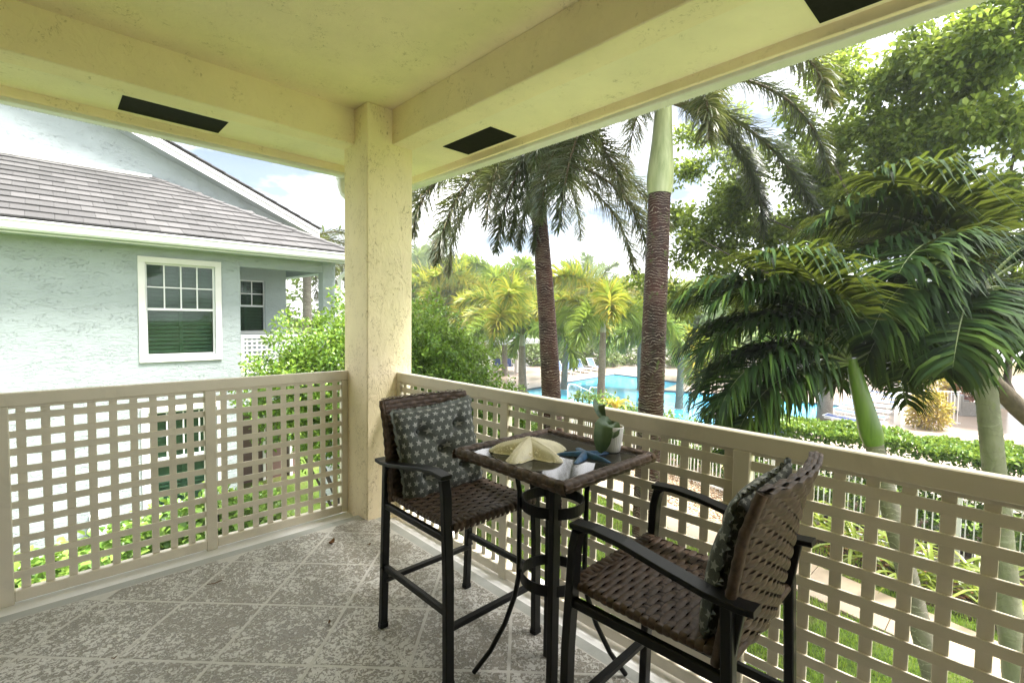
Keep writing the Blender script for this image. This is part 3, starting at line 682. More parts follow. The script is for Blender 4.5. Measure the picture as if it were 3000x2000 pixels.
for x, y in ((27.0, -2.5), (27.0, -8), (34.0, -2.7), (34, -8)): MB().box(x-.22, x+.22, y-.22, y+.22, G, -.55, .01).build('post', M['farwall'], t, True)
MB().box(26.5, 34.5, -8.4, -2.1, -.55, .0, .01).build('beam', M['stucco_pale'], t, True)
MB().add([(26.0, -1.6, 0), (35, -1.6, 0), (35, -9, 0), (26, -9, 0), (29, -5.2, 1.5), (32, -5.2, 1.5)], [(3, 2, 1, 0), (0, 1, 5, 4), (1, 2, 5), (2, 3, 4, 5), (3, 0, 4)]).build('roof', M['farroof'], t, True)
t = thing('patio_armchair', 'grey slatted patio armchair behind the white gate by the cabana', 'armchair', (29.8, -1.5, G+.012), .6)
M['greyw'] = mat('grey_wicker', (.25, .25, .25), .7, .2, 20)
MB().box(-.38, .38, -.36, .36, .3, .44, .02).build('seat', M['greyw'], t)
for s in (-1, 1):
    MB().box(s*.38-.05, s*.38+.05, -.4, .4, .0, .66, .01).build('arm', M['greyw'], t)
MB().box(-.43, .43, .32, .42, .2, .95, .02).build('back', M['greyw'], t); MB().box(-.33, .33, .2, .319, .45, 1.0, .05).build('cushion', mat('grey_cushion', (.32, .33, .36), .9), t)
# ------------------------------------------------------------------ furniture
M['iron'] = mat('black_powder_coat', (.006, .006, .006), .42, .2, 30, .12, 500, .0006, .3)
def wicker_mat():
    t = NT('brown_resin_wicker'); g = t.n('ShaderNodeNewGeometry'); n = t.noise(55, 3, .5, 0, None, (1, 1, 1))
    col = t.ramp(n, [(.3, (.050, .031, .021)), (.6, (.100, .065, .045)), (.8, (.165, .115, .085))])
    st = t.n('ShaderNodeTexWave', wave_type='BANDS', bands_direction='DIAGONAL'); st.inputs['Scale'].default_value = 160; t.l(t.tc.outputs['Object'], st.inputs['Vector'])
    return t.done(t.pbsdf(col, .48, .3, normal=t.bump(st.outputs['Fac'], .15, .0008)))
M['wicker'] = wicker_mat()
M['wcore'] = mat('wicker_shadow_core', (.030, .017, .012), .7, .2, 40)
def ribbon_mesh(name, path, up, w, m, th=.0):
    """flat reed along path (points), lying across direction up[i]; slightly crowned"""
    P = np.array(path, float); U = np.array(up, float); n = len(P)
    T = np.gradient(P, axis=0); T /= np.linalg.norm(T, axis=1)[:, None]+1e-9; N = np.cross(T, U); N /= np.linalg.norm(N, axis=1)[:, None]+1e-9
    offs = [(-w/2, -.0012), (-w/4, .0006), (0, .0012), (w/4, .0006), (w/2, -.0012)]
    V = np.concatenate([P+U*a+N*c for a, c in offs]).reshape(len(offs), n, 3).transpose(1, 0, 2).reshape(-1, 3); k = len(offs)
    F = [(i*k+j, i*k+j+1, (i+1)*k+j+1, (i+1)*k+j) for i in range(n-1) for j in range(k-1)]
    return np_mesh(name, V, F, m, True)
def weave_loop(hw, th, amp, waves, phase, bend=None):
    """closed reed path round a flat panel: x from -hw to hw on the front (+th), back on the rear (-th)"""
    pts = []; n = waves*6
    for i in range(n+1):
        x = -hw+2*hw*i/n; pts.append((x, th+amp*math.sin(PI*waves*(i/n)+phase)))
    for k in range(1, 6):
        a = PI/2-PI*k/6; pts.append((hw+th*.9*math.cos(a), th*math.sin(a)))
    for i in range(n+1):
        x = hw-2*hw*i/n; pts.append((x, -th-amp*math.sin(PI*waves*(1-i/n)+phase+PI)))
    for k in range(1, 7):
        a = -PI/2-PI*k/6; pts.append((-hw+th*.9*math.cos(a), th*math.sin(a)))
    return pts
def make_bar_chair(name, label, loc, rz):
    """front at -y; seat .67 high, arms .84, back to 1.09"""
    t = thing(name, label, 'bar chair', loc, rz, 'wicker bar chairs')
    IR = M['iron']; X = .255
    for s in (-1, 1):
        MB().tube([(s*X, .265, 0), (s*X, .25, .35), (s*X, .232, .80)], 0, flat=(.036, .03)).build('leg', IR, t)
        MB().tube([(s*X, -.262, 0), (s*X, -.255, .45), (s*X, -.235, .78), (s*X, -.222, .835)], 0, flat=(.042, .03)).build('leg', IR, t)
        MB().tube([(s*X, .30, .806), (s*X, .26, .802), (s*X, .18, .806), (s*X, .06, .826), (s*X, -.06, .848), (s*X, -.16, .856), (s*X, -.24, .850)], 0, flat=(.052, .017)).build('arm', IR, t)
        MB().tube([(s*X, .245, .30), (s*X, -.25, .30)], 0, flat=(.022, .03)).build('stretcher', IR, t)
        MB().tube([(s*(X-.0), .235, .60), (s*X, -.235, .60)], 0, flat=(.024, .03)).build('seat_rail', IR, t)
        for z in (.30, .245 if s > 0 else .62): MB().tube([(s*(X+.013), .248 if z < .5 else -.24, z), (s*(X+.022), .248 if z < .5 else -.24, z)], .008, 6).build('bolt', IR, t)
        MB().tube([(s*X, .265, -.001), (s*X, .265, .02)], 0, flat=(.042, .036)).build('foot', IR, t)
        MB().tube([(s*X, -.262, -.001), (s*X, -.262, .02)], 0, flat=(.046, .036)).build('foot', IR, t)
    MB().tube([(-X, .25, .235), (X, .25, .235)], 0, flat=(.03, .022)).build('stretcher', IR, t)
    MB().tube([(-X, -.255, .235), (X, -.255, .235)], 0, flat=(.03, .022)).build('stretcher', IR, t)
    # seat: reeds run across, wrapped round the side rails, over straight stakes
    y0, y1, zs = -.255, .235, .648
    core = MB()
    for k in range(10):
        x = -.21+.42*k/9; core.box(x-.0175, x+.0175, y0+.004, y1-.004, zs-.004, zs+.004)
    seat = core.build('seat', M['wcore'], t)
    for y in (y0, y1): MB().tube([(-X+.02, y, zs-.004), (X-.02, y, zs-.004)], .013, 8).build('seat_edge', M['wicker'], seat)
    me = []
    for ph in (0, PI):
        pl = weave_loop(.238, .013, .0032, 10, ph+PI/2); path = [(x, 0, z) for x, z in pl]; me.append(ribbon_mesh('strand', path, [(0, 1, 0)]*len(path), .0225, M['wicker']))
    n = 22
    for k in range(n): link('strand', me[k % 2], seat, (0, y0+.006+(y1-y0-.012)*k/(n-1), zs+(-.008*math.cos(PI*(k/(n-1)-.5)))))
    for k in range(17):       # reeds wrapped over the front and rear edge
        x = -.225+.45*k/16
        for y, sgn in ((y0, -1), (y1, 1)):
            if sgn > 0: continue
            p = [(x, y+.035, zs+.0165), (x, y+.008, zs+.0175), (x, y-.012, zs+.010), (x, y-.0185, zs-.004), (x, y-.012, zs-.022), (x, y+.01, zs-.03)]
            link('strand', ribbon_mesh('strand', p, [(1, 0, 0)]*6, .021, M['wicker']), seat)
    # backrest: leaning, slightly hollow panel with reeds running across
    H = .46; zb = .625
    def bc(u, x):             # centre surface: u 0..1 up the back
        lean = .205+.075*u+.05*max(0, u-.75)*4*.35; hol = .030*(1-(x/.24)**2)
        return lean+hol, zb+H*u
    core = MB(); nx = 12
    for k in range(nx):
        x = -.215+.43*k/(nx-1); core.tube([(x, *bc(u, x)) for u in (.02, .35, .7, .985)], 0, flat=(.014, .010))
    V = [(x, bc(u, x)[0]+o, bc(u, x)[1]) for o in (-.009, .009) for u in np.linspace(.01, .99, 8) for x in np.linspace(-.235, .235, 9)]
    core.add(V, [(o*72+j*9+i, o*72+j*9+i+1, o*72+(j+1)*9+i+1, o*72+(j+1)*9+i) for o in (0, 1) for j in range(7) for i in range(8)], True)
    back = core.build('backrest', M['wcore'], t)
    n = 23
    for k in range(n):
        u = (k+.5)/n; pl = weave_loop(.238, .0145 if k < n-1 else .0155, .0034, 12, (0 if k % 2 else PI)+PI/2)
        path = []; 
        for x, o in pl:
            y, z = bc(u, max(-.24, min(.24, x))); path.append((x, y-o, z))
        link('strand', ribbon_mesh('strand', path, [(0, .17, .985)]*len(path), .0225, M['wicker']), back)
    for r, (o, up) in enumerate((( -.012, 0), (.0, .004), (.012, 0))):      # three reeds plaited along the top
        pts = []
        for i in range(61):
            x = -.244+.488*i/60; y, z = bc(1.0, max(-.24, min(.24, x))); pts.append((x, y+o, z+.006+up+.0035*math.sin(PI*14*i/60+(PI if r == 1 else 0))))
        link('strand', ribbon_mesh('strand', pts, [(0, 1, 0)]*61, .0145, M['wicker']), back)
    for s in (-1, 1):         # plaited side edges
        pts = [(s*(.247+.002*math.sin(k*1.7)), *bc(k/40, .24)) for k in range(41)]
        MB().tube(pts, .014, 8).build('edge_roll', M['wicker'], back)
        MB().tube([(s*.245, .235, .62), (s*.245, .262, .80)], 0, flat=(.02, .02)).build('bracket', IR, t)
    return t
c1 = make_bar_chair('bar_chair', 'brown wicker bar chair by the cream column, facing the table', (-.262, -1.437, 0), 0)
c2 = make_bar_chair('bar_chair', 'brown wicker bar chair in front, seen from behind its backrest', (-.212, -2.525, 0), PI+.03)

# cushions ----------------------------------------------------------
def star_mat():
    t = NT('grey_star_fabric'); uv = t.n('ShaderNodeUVMap'); uv.uv_map = 'UVMap'
    sp = t.n('ShaderNodeSeparateXYZ'); t.l(uv.outputs[0], sp.inputs[0])
    S = 1/.050
    v = t.math('MULTIPLY', sp.outputs[1], S*1.12); row = t.math('FLOOR', v)
    u = t.math('ADD', t.math('MULTIPLY', sp.outputs[0], S), t.math('MULTIPLY', t.math('MODULO', t.math('ADD', row, 200), 2), .5))
    cu = t.math('FLOOR', u); cmb = t.n('ShaderNodeCombineXYZ'); t.l(cu, cmb.inputs[0]); t.l(row, cmb.inputs[1])
    wn_ = t.n('ShaderNodeTexWhiteNoise', noise_dimensions='2D'); t.l(cmb.outputs[0], wn_.inputs['Vector'])
    x = t.math('SUBTRACT', t.math('SUBTRACT', u, cu), .5); y = t.math('SUBTRACT', t.math('SUBTRACT', v, row), .5)
    r = t.math('SQRT', t.math('ADD', t.math('MULTIPLY', x, x), t.math('MULTIPLY', y, y)))
    a = t.math('ADD', t.math('ARCTAN2', y, x), t.math('ADD', t.math('MULTIPLY', wn_.outputs['Value'], 6.283), 12.566))
    k = 2*PI/5; am = t.math('SUBTRACT', t.math('MODULO', a, k), k/2); bb_ = t.math('ABSOLUTE', am)
    ro, ri = .40, .175; ax, ay = ro, 0; bx, by = ri*math.cos(PI/5), ri*math.sin(PI/5); nx, ny = (by-ay), -(bx-ax); c = nx*ax+ny*ay
    f = t.math('MULTIPLY', r, t.math('ADD', t.math('MULTIPLY', t.math('COSINE', bb_), nx), t.math('MULTIPLY', t.math('SINE', bb_), ny)))
    star = t.math('LESS_THAN', f, c)
    star = t.math('MULTIPLY', star, t.ramp(t.noise(90, 4), [(.25, .55), (.55, 1)]))
    base = t.ramp(t.noise(220, 3), [(.3, (.070, .077, .073)), (.7, (.125, .135, .128))]); base = t.mix(t.ramp(t.noise(9, 4), [(.4, 0), (.7, .35)]), base, (.07, .08, .075))
    col = t.mix(t.math('MULTIPLY', star, .85), base, (.45, .455, .44))
    p = t.n('ShaderNodeBsdfPrincipled'); t.l(col, p.inputs['Base Color']); p.inputs['Roughness'].default_value = .95; p.inputs['Specular IOR Level'].default_value = .1; p.inputs['Sheen Weight'].default_value = .25
    t.l(t.bump(t.noise(500, 2), .35, .0015), p.inputs['Normal']); return t.done(p.outputs[0])
M['stars'] = star_mat(); M['fray'] = mat('frayed_grey_edge', (.20, .215, .20), .95, .25, 60, .3, 300, .002, .1)
def make_cushion(name, label, loc, rot, seed, w=.46, h=.44, d=.075):
    r = np.random.default_rng(seed); n = 44; V = []; F = []; UV = []
    tuft = [(0, 0), (-.11, .105), (.11, .105), (-.11, -.105), (.11, -.105)]
    def hgt(x, y):
        e = max(0, 1-abs(x/(w/2))**3.2)*max(0, 1-abs(y/(h/2))**3.2); z = d*e**.42
        for k, (tx, ty) in enumerate(tuft):
            q = math.hypot(x-tx, y-ty); z *= 1-(.80 if k else .9)*math.exp(-(q/.028)**2)-.22*math.exp(-(q/.075)**2)
        for (ax, ay), (bx, by) in (((0, 0), tuft[1]), ((0, 0), tuft[2]), ((0, 0), tuft[3]), ((0, 0), tuft[4]), (tuft[1], (-.13, h/2)), (tuft[2], (.13, h/2)), (tuft[3], (-.13, -h/2)), (tuft[4], (.13, -h/2)), (tuft[1], (-w/2, .12)), (tuft[2], (w/2, .12))):
            vx, vy = bx-ax, by-ay; L2 = vx*vx+vy*vy; k = max(0, min(1, ((x-ax)*vx+(y-ay)*vy)/L2)); q = math.hypot(x-ax-vx*k, y-ay-vy*k); z *= 1-.17*math.exp(-(q/.014)**2)
        return z
    wob = [r.uniform(-.012, .012) for _ in range(8)]
    for side in (1, -1):
        for j in range(n+1):
            for i in range(n+1):
                x = w*(i/n-.5); y = h*(j/n-.5); kx = 1+.05*math.cos(PI*y/h*1.0)*-1*0; pin = 1-.055*math.cos(PI*(y/h))*abs(2*x/w)**2
                pin2 = 1-.055*math.cos(PI*(x/w))*abs(2*y/h)**2
                z = side*hgt(x, y)*(1 if side > 0 else .75)+.006*math.sin(9*x+wob[0]*200)+.008*math.sin(7*y+wob[1]*300)
                V.append((x*pin, y*pin2, z)); hz_ = .75*max(0, d*(1 if side > 0 else .75)-abs(z)); ex = abs(2*x/w)**6; ey = abs(2*y/h)**6; UV.append((x+3+side*.02+math.copysign(hz_*ex, x), y+3+math.copysign(hz_*ey, y)))
    o2 = (n+1)**2
    for s, o in ((1, 0), (-1, o2)):
        for j in range(n):
            for i in range(n):
                q = (o+j*(n+1)+i, o+j*(n+1)+i+1, o+(j+1)*(n+1)+i+1, o+(j+1)*(n+1)+i); F.append(q if s > 0 else q[::-1])
    t = thing(name, label, 'cushion', loc, 0, 'star print cushions'); t.rotation_euler = rot
    me = np_mesh('cover', V, F, M['stars'], True); ul = me.uv_layers.new(name='UVMap'); li = np.zeros(len(me.loops), np.int32); me.loops.foreach_get('vertex_index', li)
    ul.data.foreach_set('uv', np.array(UV, np.float32)[li].ravel()); link('cover', me, t)
    # ruffled frayed edge
    B = []; m = 260
    for k in range(m):
        q = k/m*4; sd = int(q); f = (q-sd)*2-1
        x, y = ((f*w/2, -h/2), (w/2, f*h/2), (-f*w/2, h/2), (-w/2, -f*h/2))[sd]
        pin = 1-.055*math.cos(PI*(y/h))*abs(2*x/w)**2; pin2 = 1-.055*math.cos(PI*(x/w))*abs(2*y/h)**2; x *= pin; y *= pin2
        nx, ny = ((0, -1), (1, 0), (0, 1), (-1, 0))[sd]; z = .006*math.sin(k*.9)+.004*r.normal()
        e = .010+.006*r.random(); B.append(((x-nx*.004, y-ny*.004, .003), (x+nx*e*.6, y+ny*e*.6, z*.7), (x+nx*e, y+ny*e, z), (x-nx*.004, y-ny*.004, -.003)))
    VV = [p for q in B for p in q]; FF = [(4*k+a, 4*((k+1) % m)+a, 4*((k+1) % m)+(a+1) % 4, 4*k+(a+1) % 4) for k in range(m) for a in range(4)]
    link('ruffled_edge', np_mesh('ruffled_edge', VV, FF, M['fray'], True), t)
    for tx, ty in tuft:
        bt = MB(); bt.lathe([(0, .006), (.006, .005), (.009, .001), (.008, -.004)], 10, (tx, ty, hgt(tx, ty)*1.02+.003)); bt.build('button', M['stars'], t)
    return t
make_cushion('cushion', 'grey star print tufted cushion on the bar chair by the column', (-.262, -1.268, .838), (math.radians(78), math.radians(-3), 0), 3)
make_cushion('cushion', 'grey star print cushion leaning in the front bar chair', (-.212, -2.722, .842), (math.radians(80), math.radians(2), PI+.03), 5, .43, .43, .06)

# table --------------------------------------------------------------
TX, TY, TZ = -.165, -1.932, .945
tb = thing('bar_table', 'square glass-topped bar table with wicker rim and black base', 'table', (TX, TY, 0))
IR = M['iron']
for dx, dy in ((.075, .075), (-.075, -.075), ):
    MB().tube([(dx*1.15, dy*1.15, 0), (dx*1.15, dy*1.15, .91)], 0, flat=(.045, .028)).build('post', IR, tb)
for s in (-1, 1):
    e = Vector((math.sin(_yaw)*s, -math.cos(_yaw)*s, 0))
    prof = [(.225, .915), (.175, .89), (.15, .85), (.138, .78), (.136, .5), (.137, .42), (.15, .34), (.19, .22), (.25, .10), (.318, .006)]
    MB().tube([e*r+Vector((0, 0, z)) for r, z in prof], .0105, 8).build('brace', IR, tb)
for z in (.735, .43):
    n = 48; v = []; f = []
    for k in range(n):
        a = 2*PI*k/n
        for rr, zz in ((.124, -.022), (.130, -.022), (.130, .022), (.124, .022)): v.append((rr*math.cos(a), rr*math.sin(a), z+zz))
    for k in range(n):
        for q in range(4): f.append((4*k+q, 4*k+(q+1) % 4, 4*((k+1) % n)+(q+1) % 4, 4*((k+1) % n)+q))
    MB().add(v, f).build('ring', IR, tb)
    for s in (-1, 1):
        e = Vector((math.cos(_yaw)*s, math.sin(_yaw)*s, 0)); MB().tube([e*.10+Vector((0, 0, z)), e*.126+Vector((0, 0, z))], .008, 6).build('ring_pin', IR, tb)
MB().box(-.15, .15, -.02, .02, .905, .915).box(-.02, .02, -.15, .15, .9151, .921).build('top_bracket', IR, tb)
HX_, HY_ = .285, .292; w = .026
b = MB()
for (x0, x1, y0, y1) in ((-HX_, HX_, -HY_, -HY_+.03), (-HX_, HX_, HY_-.03, HY_), (-HX_, -HX_+.03, -HY_+.03, HY_-.03), (HX_-.03, HX_, -HY_+.03, HY_-.03)): b.box(x0, x1, y0, y1, TZ-.030, TZ-.001, .008)
rim = b.build('rim', M['wcore'], tb)
def rim_ribbon(along, n, place):
    pr = [(.030, -.010), (.030, .002), (.018, .0045), (.0, .0045), (-.004, -.001), (-.0065, -.014), (-.002, -.031), (.010, -.034)]
    for k in range(n):
        s = -along+2*along*(k+.5)/n; sk = .034
        p = [place(o, s+sk*(i/(len(pr)-1)-.4), z+TZ) for i, (o, z) in enumerate(pr)]; d = Vector(place(0, 1, 0))-Vector(place(0, 0, 0))
        link('strand', ribbon_mesh('strand', p, [tuple(d)]*len(p), 2*along/n*1.06, M['wicker']), rim)
    for zz, o, ph in ((.0065, .014, 0), (-.016, -.0085, PI)):     # a reed running along, in and out of the wraps
        p = [place(o, -along+2*along*i/160, TZ+zz*1+(.0030 if zz > 0 else 0)*math.sin(PI*n*i/160+ph)) for i in range(161)]
        if zz < 0: p = [place(o+.003*math.sin(PI*n*i/160), -along+2*along*i/160, TZ+zz) for i in range(161)]
        up = Vector(place(1, 0, 0))-Vector(place(0, 0, 0)) if zz > 0 else Vector((0, 0, 1))
        link('strand', ribbon_mesh('strand', p, [tuple(up)]*161, .009, M['wicker']), rim)
rim_ribbon(HY_-.004, 15, lambda o, s, z: (-HX_+o, -s, z)); rim_ribbon(HY_-.004, 15, lambda o, s, z: (HX_-o, s, z))
rim_ribbon(HX_-.004, 15, lambda o, s, z: (s, -HY_+o, z)); rim_ribbon(HX_-.004, 15, lambda o, s, z: (-s, HY_-o, z))
def table_glass():
    t = NT('smoked_table_glass'); g = t.n('ShaderNodeBsdfGlossy'); g.inputs['Roughness'].default_value = .05; g.inputs['Color'].default_value = (.8, .8, .8, 1)
    tr = t.n('ShaderNodeBsdfTransparent'); tr.inputs['Color'].default_value = (.42, .42, .42, 1); df = t.n('ShaderNodeBsdfDiffuse'); df.inputs['Color'].default_value = (.10, .095, .085, 1)
    m0 = t.n('ShaderNodeMixShader'); m0.inputs[0].default_value = .35; t.l(tr.outputs[0], m0.inputs[1]); t.l(df.outputs[0], m0.inputs[2])
    fr = t.n('ShaderNodeFresnel'); fr.inputs['IOR'].default_value = 1.52
    t.l(t.bump(t.noise(90, 4), .03, .001), g.inputs['Normal'])
    m = t.n('ShaderNodeMixShader'); t.l(fr.outputs[0], m.inputs[0]); t.l(m0.outputs[0], m.inputs[1]); t.l(g.outputs[0], m.inputs[2]); return t.done(m.outputs[0])
MB().box(-HX_+.029, HX_-.029, -HY_+.029, HY_-.029, TZ-.012, TZ-.006).build('glass_top', table_glass(), tb)
GZ = TZ-.006

# starfish -----------------------------------------------------------
def starfish(name, label, loc, rz, R, body, m, knob=None, ri=.36, tip=.1, lift=None, seedang=None):
    """five arms, ridged along the middle; rings of a polar grid"""
    t = thing(name, label, 'starfish', loc, rz); V = []; F = []; na, nr = 150, 26
    angs = seedang or [2*PI*k/5 for k in range(5)]
    def outline(a):
        best = 9; 
        for k, c in enumerate(angs):
            d = abs((a-c+PI) % (2*PI)-PI); best = min(best, d)
        return best
    h0, ht = ri*R, tip*R; kk = (h0-ht)/R
    def edge_r(b):           # straight-sided arms of half width h0 at the centre, ht at the rounded tip
        r = h0/max(1e-4, math.sin(b)+kk*math.cos(b)); q = min(1, R*math.sin(b)/ht)
        return min(r, R-ht*(1-math.sqrt(max(0, 1-q*q)))*.9)
    def z_at(r, a):
        b = outline(a); e = edge_r(b); f = r/e; along = min(1, r/R); half = max(.004, (e-r)*math.sin(PI/5))
        ridge = body*(1-.62*along); side = max(0, 1-(r*math.sin(b)/max(.006, (h0*.8*(1-along)+ht*1.05)))**2)
        return max(0.0, ridge*(.16+.84*max(0, side))*(1-f**7))+(lift(along) if lift else 0)
    for i in range(nr+1):
        f = i/nr
        for k in range(na):
            a = 2*PI*k/na; r = edge_r(outline(a))*f; V.append((r*math.cos(a), r*math.sin(a), z_at(r, a)+.0005))
    for i in range(nr):
        for k in range(na): F.append((i*na+k, i*na+(k+1) % na, (i+1)*na+(k+1) % na, (i+1)*na+k))
    nb = len(V)
    for k in range(na): a = 2*PI*k/na; r = edge_r(outline(a)); V.append((r*math.cos(a)*.93, r*math.sin(a)*.93, lift(min(1, r/R)) if lift else 0))
    for k in range(na): F.append((nr*na+k, nr*na+(k+1) % na, nb+(k+1) % na, nb+k))
    link('body', np_mesh('body', V, F, m, True), t)
    if knob:
        mk = MB(); O = [(math.cos(2*PI*q/6)*1.0, math.sin(2*PI*q/6)*1.0, 0) for q in range(6)]+[(0, 0, 1)]
        def kb(x, y, z, s): mk.add([(x+p[0]*s, y+p[1]*s, z+p[2]*s*.9) for p in O], [(q, (q+1) % 6, 6) for q in range(6)], True)
        for c in angs:
            for i in range(22):
                r = R*.06+R*.92*i/21
                for b0 in (-1, 0, 1):
                    if b0 == 0: a = c; s = knob*(1.15-.5*i/21)
                    else:
                        hw = (h0*.80*(1-r/R)+ht*.82); 
                        if r < R*.28: continue
                        a = c+b0*math.atan2(hw, r); s = knob*(1.1-.4*i/21)
                    e = edge_r(outline(a)); rr = min(r/max(.3, math.cos(a-c)), e*.965); kb(rr*math.cos(a), rr*math.sin(a), z_at(rr, a)-knob*.15, s)
            for i in range(140):
                r = R*RNG.uniform(.1, .95); hw = (h0*.75*(1-r/R)+ht*.7); o = RNG.uniform(-1, 1)*hw; a = c+math.atan2(o, r); rr = math.hypot(r, o)
                if rr < edge_r(outline(a))*.95: kb(rr*math.cos(a), rr*math.sin(a), z_at(rr, a)-knob*.2, knob*.42)
        k_ = mk.build('knobs', m, t); k_['kind'] = 'stuff'
    return t
M['cream'] = mat('cream_starfish_shell', (.80, .74, .57), .55, .1, 25, .3, 200, .001)
M['bluestar'] = mat('blue_starfish_skin', (.03, .10, .22), .45, .45, 40, .5, 120, .002)
starfish('starfish', 'large cream knobbly starfish lying on the glass table', (-.245, -1.873, GZ), math.radians(54), .172, .066, M['cream'], .0080, .37, .15)
starfish('starfish', 'small slender blue starfish on the glass table beside the pot', (-.102, -2.045, GZ), math.radians(55), .122, .022, M['bluestar'], None, .17, .075)
# pot, bark, orchid leaves -------------------------------------------
PX, PY = .035, -2.072
t = thing('plant_pot', 'small white ribbed ceramic pot on the table corner', 'pot', (PX, PY, GZ))
M['ceramic'] = mat('white_glazed_ceramic', (.72, .71, .69), .3, .04, 6, .04, 40, .001, .5)
MB().lathe([(.0, .001), (.030, .001), (.037, .006), (.041, .03), (.046, .065), (.049, .095), (.0505, .104)], 120, (0, 0, 0), lambda a, z: 1+(.022*abs(math.sin(a*15)) if .004 < z < .1 else 0)).build('wall', M['ceramic'], t)
MB().lathe([(.0505, .104), (.0515, .107), (.0495, .109), (.047, .107), (.045, .09)], 60).build('lip', M['ceramic'], t)
MB().lathe([(.046, .092), (.02, .097), (0, .098)], 24).build('soil', M['litter'], t)
mk = MB()
for k in range(90):
    a, r = RNG.uniform(0, 2*PI), .043*math.sqrt(RNG.uniform(0, 1)); s = RNG.uniform(.002, .005); x, y, z = r*math.cos(a), r*math.sin(a), .098+RNG.uniform(0, .006)
    mk.add([(x+s*2, y, z), (x-s, y+s, z), (x-s, y-s, z), (x, y, z+s)], [(0, 1, 3), (1, 2, 3), (2, 0, 3)])
mk.build('bark_chips', M['litter'], t)['kind'] = 'stuff'
def orchid_leaf(path, up, W, fold):
    n = len(path); P = np.array([tuple(p) for p in path]); T = np.gradient(P, axis=0); T /= np.linalg.norm(T, axis=1)[:, None]; S = np.cross(T, np.array([tuple(u) for u in up])); S /= np.linalg.norm(S, axis=1)[:, None]; N = np.cross(S, T); V = []; q = 9
    for lay in (0, 1):
        for i in range(n):
            for j in range(q):
                e = 2*j/(q-1)-1; V.append(P[i]+S[i]*e*W[i]/2+N[i]*(fold*abs(e)**1.3*W[i]*.5-.0022*lay*(1-.6*abs(e))-.002*math.exp(-(e/.1)**2)))
    F = []
    for lay in (0, 1):
        for i in range(n-1):
            for j in range(q-1):
                f = (lay*n*q+i*q+j, lay*n*q+i*q+j+1, lay*n*q+(i+1)*q+j+1, lay*n*q+(i+1)*q+j); F.append(f if lay else f[::-1])
    return np_mesh('leaf', V, F, M['orchid'], True)
def orchid_mat():
    t = NT('orchid_leaf'); c = t.ramp(t.noise(14, 4), [(.3, (.055, .105, .045)), (.7, (.13, .19, .095))]); return t.done(t.pbsdf(c, .42, .4, normal=t.bump(t.noise(60, 2), .08, .002)))
M['orchid'] = orchid_mat()
pl = thing('orchid_plant', 'orchid with thick grey-green leaves drooping over the white pot', 'plant', (PX, PY, GZ+.1))
Rv, Fv = Vector((math.sin(_yaw), -math.cos(_yaw), 0)), Vector((math.cos(_yaw), math.sin(_yaw), 0)); Z = Vector((0, 0, 1))
def prof(ws, n):
    return np.interp(np.linspace(0, 1, n), np.linspace(0, 1, len(ws)), ws)
def curve(pts, n):
    P = np.array([tuple(p) for p in pts]); s = np.linspace(0, 1, len(P)); u = np.linspace(0, 1, n); return [Vector([float(np.interp(x, s, P[:, k])) for k in range(3)]) for x in u]
a = curve([Z*-.01, -Rv*.012+Z*.02-Fv*.01, -Rv*.030+Z*.032-Fv*.028, -Rv*.043+Z*.018-Fv*.052, -Rv*.047-Z*.012-Fv*.062, -Rv*.050-Z*.045-Fv*.064, -Rv*.052-Z*.075-Fv*.060, -Rv*.052-Z*.094-Fv*.055], 22)
link('leaf', orchid_leaf(a, [Z*.5-Fv]*22, prof([.012, .03, .055, .072, .075, .066, .042, .004], 22), .16), pl)
a = curve([Z*-.01, -Rv*.02+Z*.02, -Rv*.038+Z*.045-Fv*.005, -Rv*.052+Z*.072-Fv*.01, -Rv*.055+Z*.092+Fv*.01, -Rv*.05+Z*.096+Fv*.04], 18)
link('leaf', orchid_leaf(a, [-Fv+Z*.1]*18, prof([.012, .02, .026, .042, .052, .05], 18), .45), pl)
a = curve([Z*-.01, Z*.018+Fv*.005, Rv*.006+Z*.02-Fv*.03, Rv*.0-Z*.012-Fv*.055, -Rv*.006-Z*.03-Fv*.058], 16)
link('leaf', orchid_leaf(a, [Z*.5-Fv]*16, prof([.012, .03, .045, .04, .006], 16), .16), pl)
a = curve([Z*-.005, -Rv*.03+Z*.012-Fv*.0, -Rv*.055+Z*.022+Fv*.004, -Rv*.07+Z*.014+Fv*.01], 12)
link('leaf', orchid_leaf(a, [Z-Fv*.3]*12, prof([.012, .024, .03, .006], 12), .2), pl)
# fallen leaves on the floor ----------------------------------------
M['dry'] = mat('dry_brown_leaf', (.16, .075, .025), .7, .35, 60)
def dry_leaf(x, y, rz, L, W, curl, label):
    v = []; n = 7
    for i in range(n):
        u = i/(n-1); w = W*math.sin(PI*min(1, u*.94+.05))**.8
        for e in (-1, 0, 1): v.append((L*(u-.5), e*w/2, .003+curl*abs(e)+curl*1.2*(2*u-1)**2+.002*math.sin(9*u)))
    f = [(i*3+j, i*3+j+1, (i+1)*3+j+1, (i+1)*3+j) for i in range(n-1) for j in range(2)]
    o = link('fallen_leaf', np_mesh('fallen_leaf', v, f, M['dry'], True), None, (x, y, .001), (0, 0, rz)); tag(o, label, 'leaf', 'dry leaves on the balcony floor')
dry_leaf(-.345, -.187, .5, .055, .035, .012, 'curled brown leaf on the floor in front of the cream column')
dry_leaf(-1.02, -.22, -.1, .07, .012, .003, 'thin brown leaf on the floor below the middle post of the left railing')
dry_leaf(-.70, -.98, .9, .03, .012, .003, 'small brown leaf bit on the floor left of the chair by the column')
dry_leaf(-1.48, -.60, 0, .02, .012, .002, 'tiny brown leaf bit on a joint line in the left part of the floor')
dry_leaf(-.17, -.36, 0, .025, .02, .003, 'small ochre leaf bit on the floor right in front of the column')
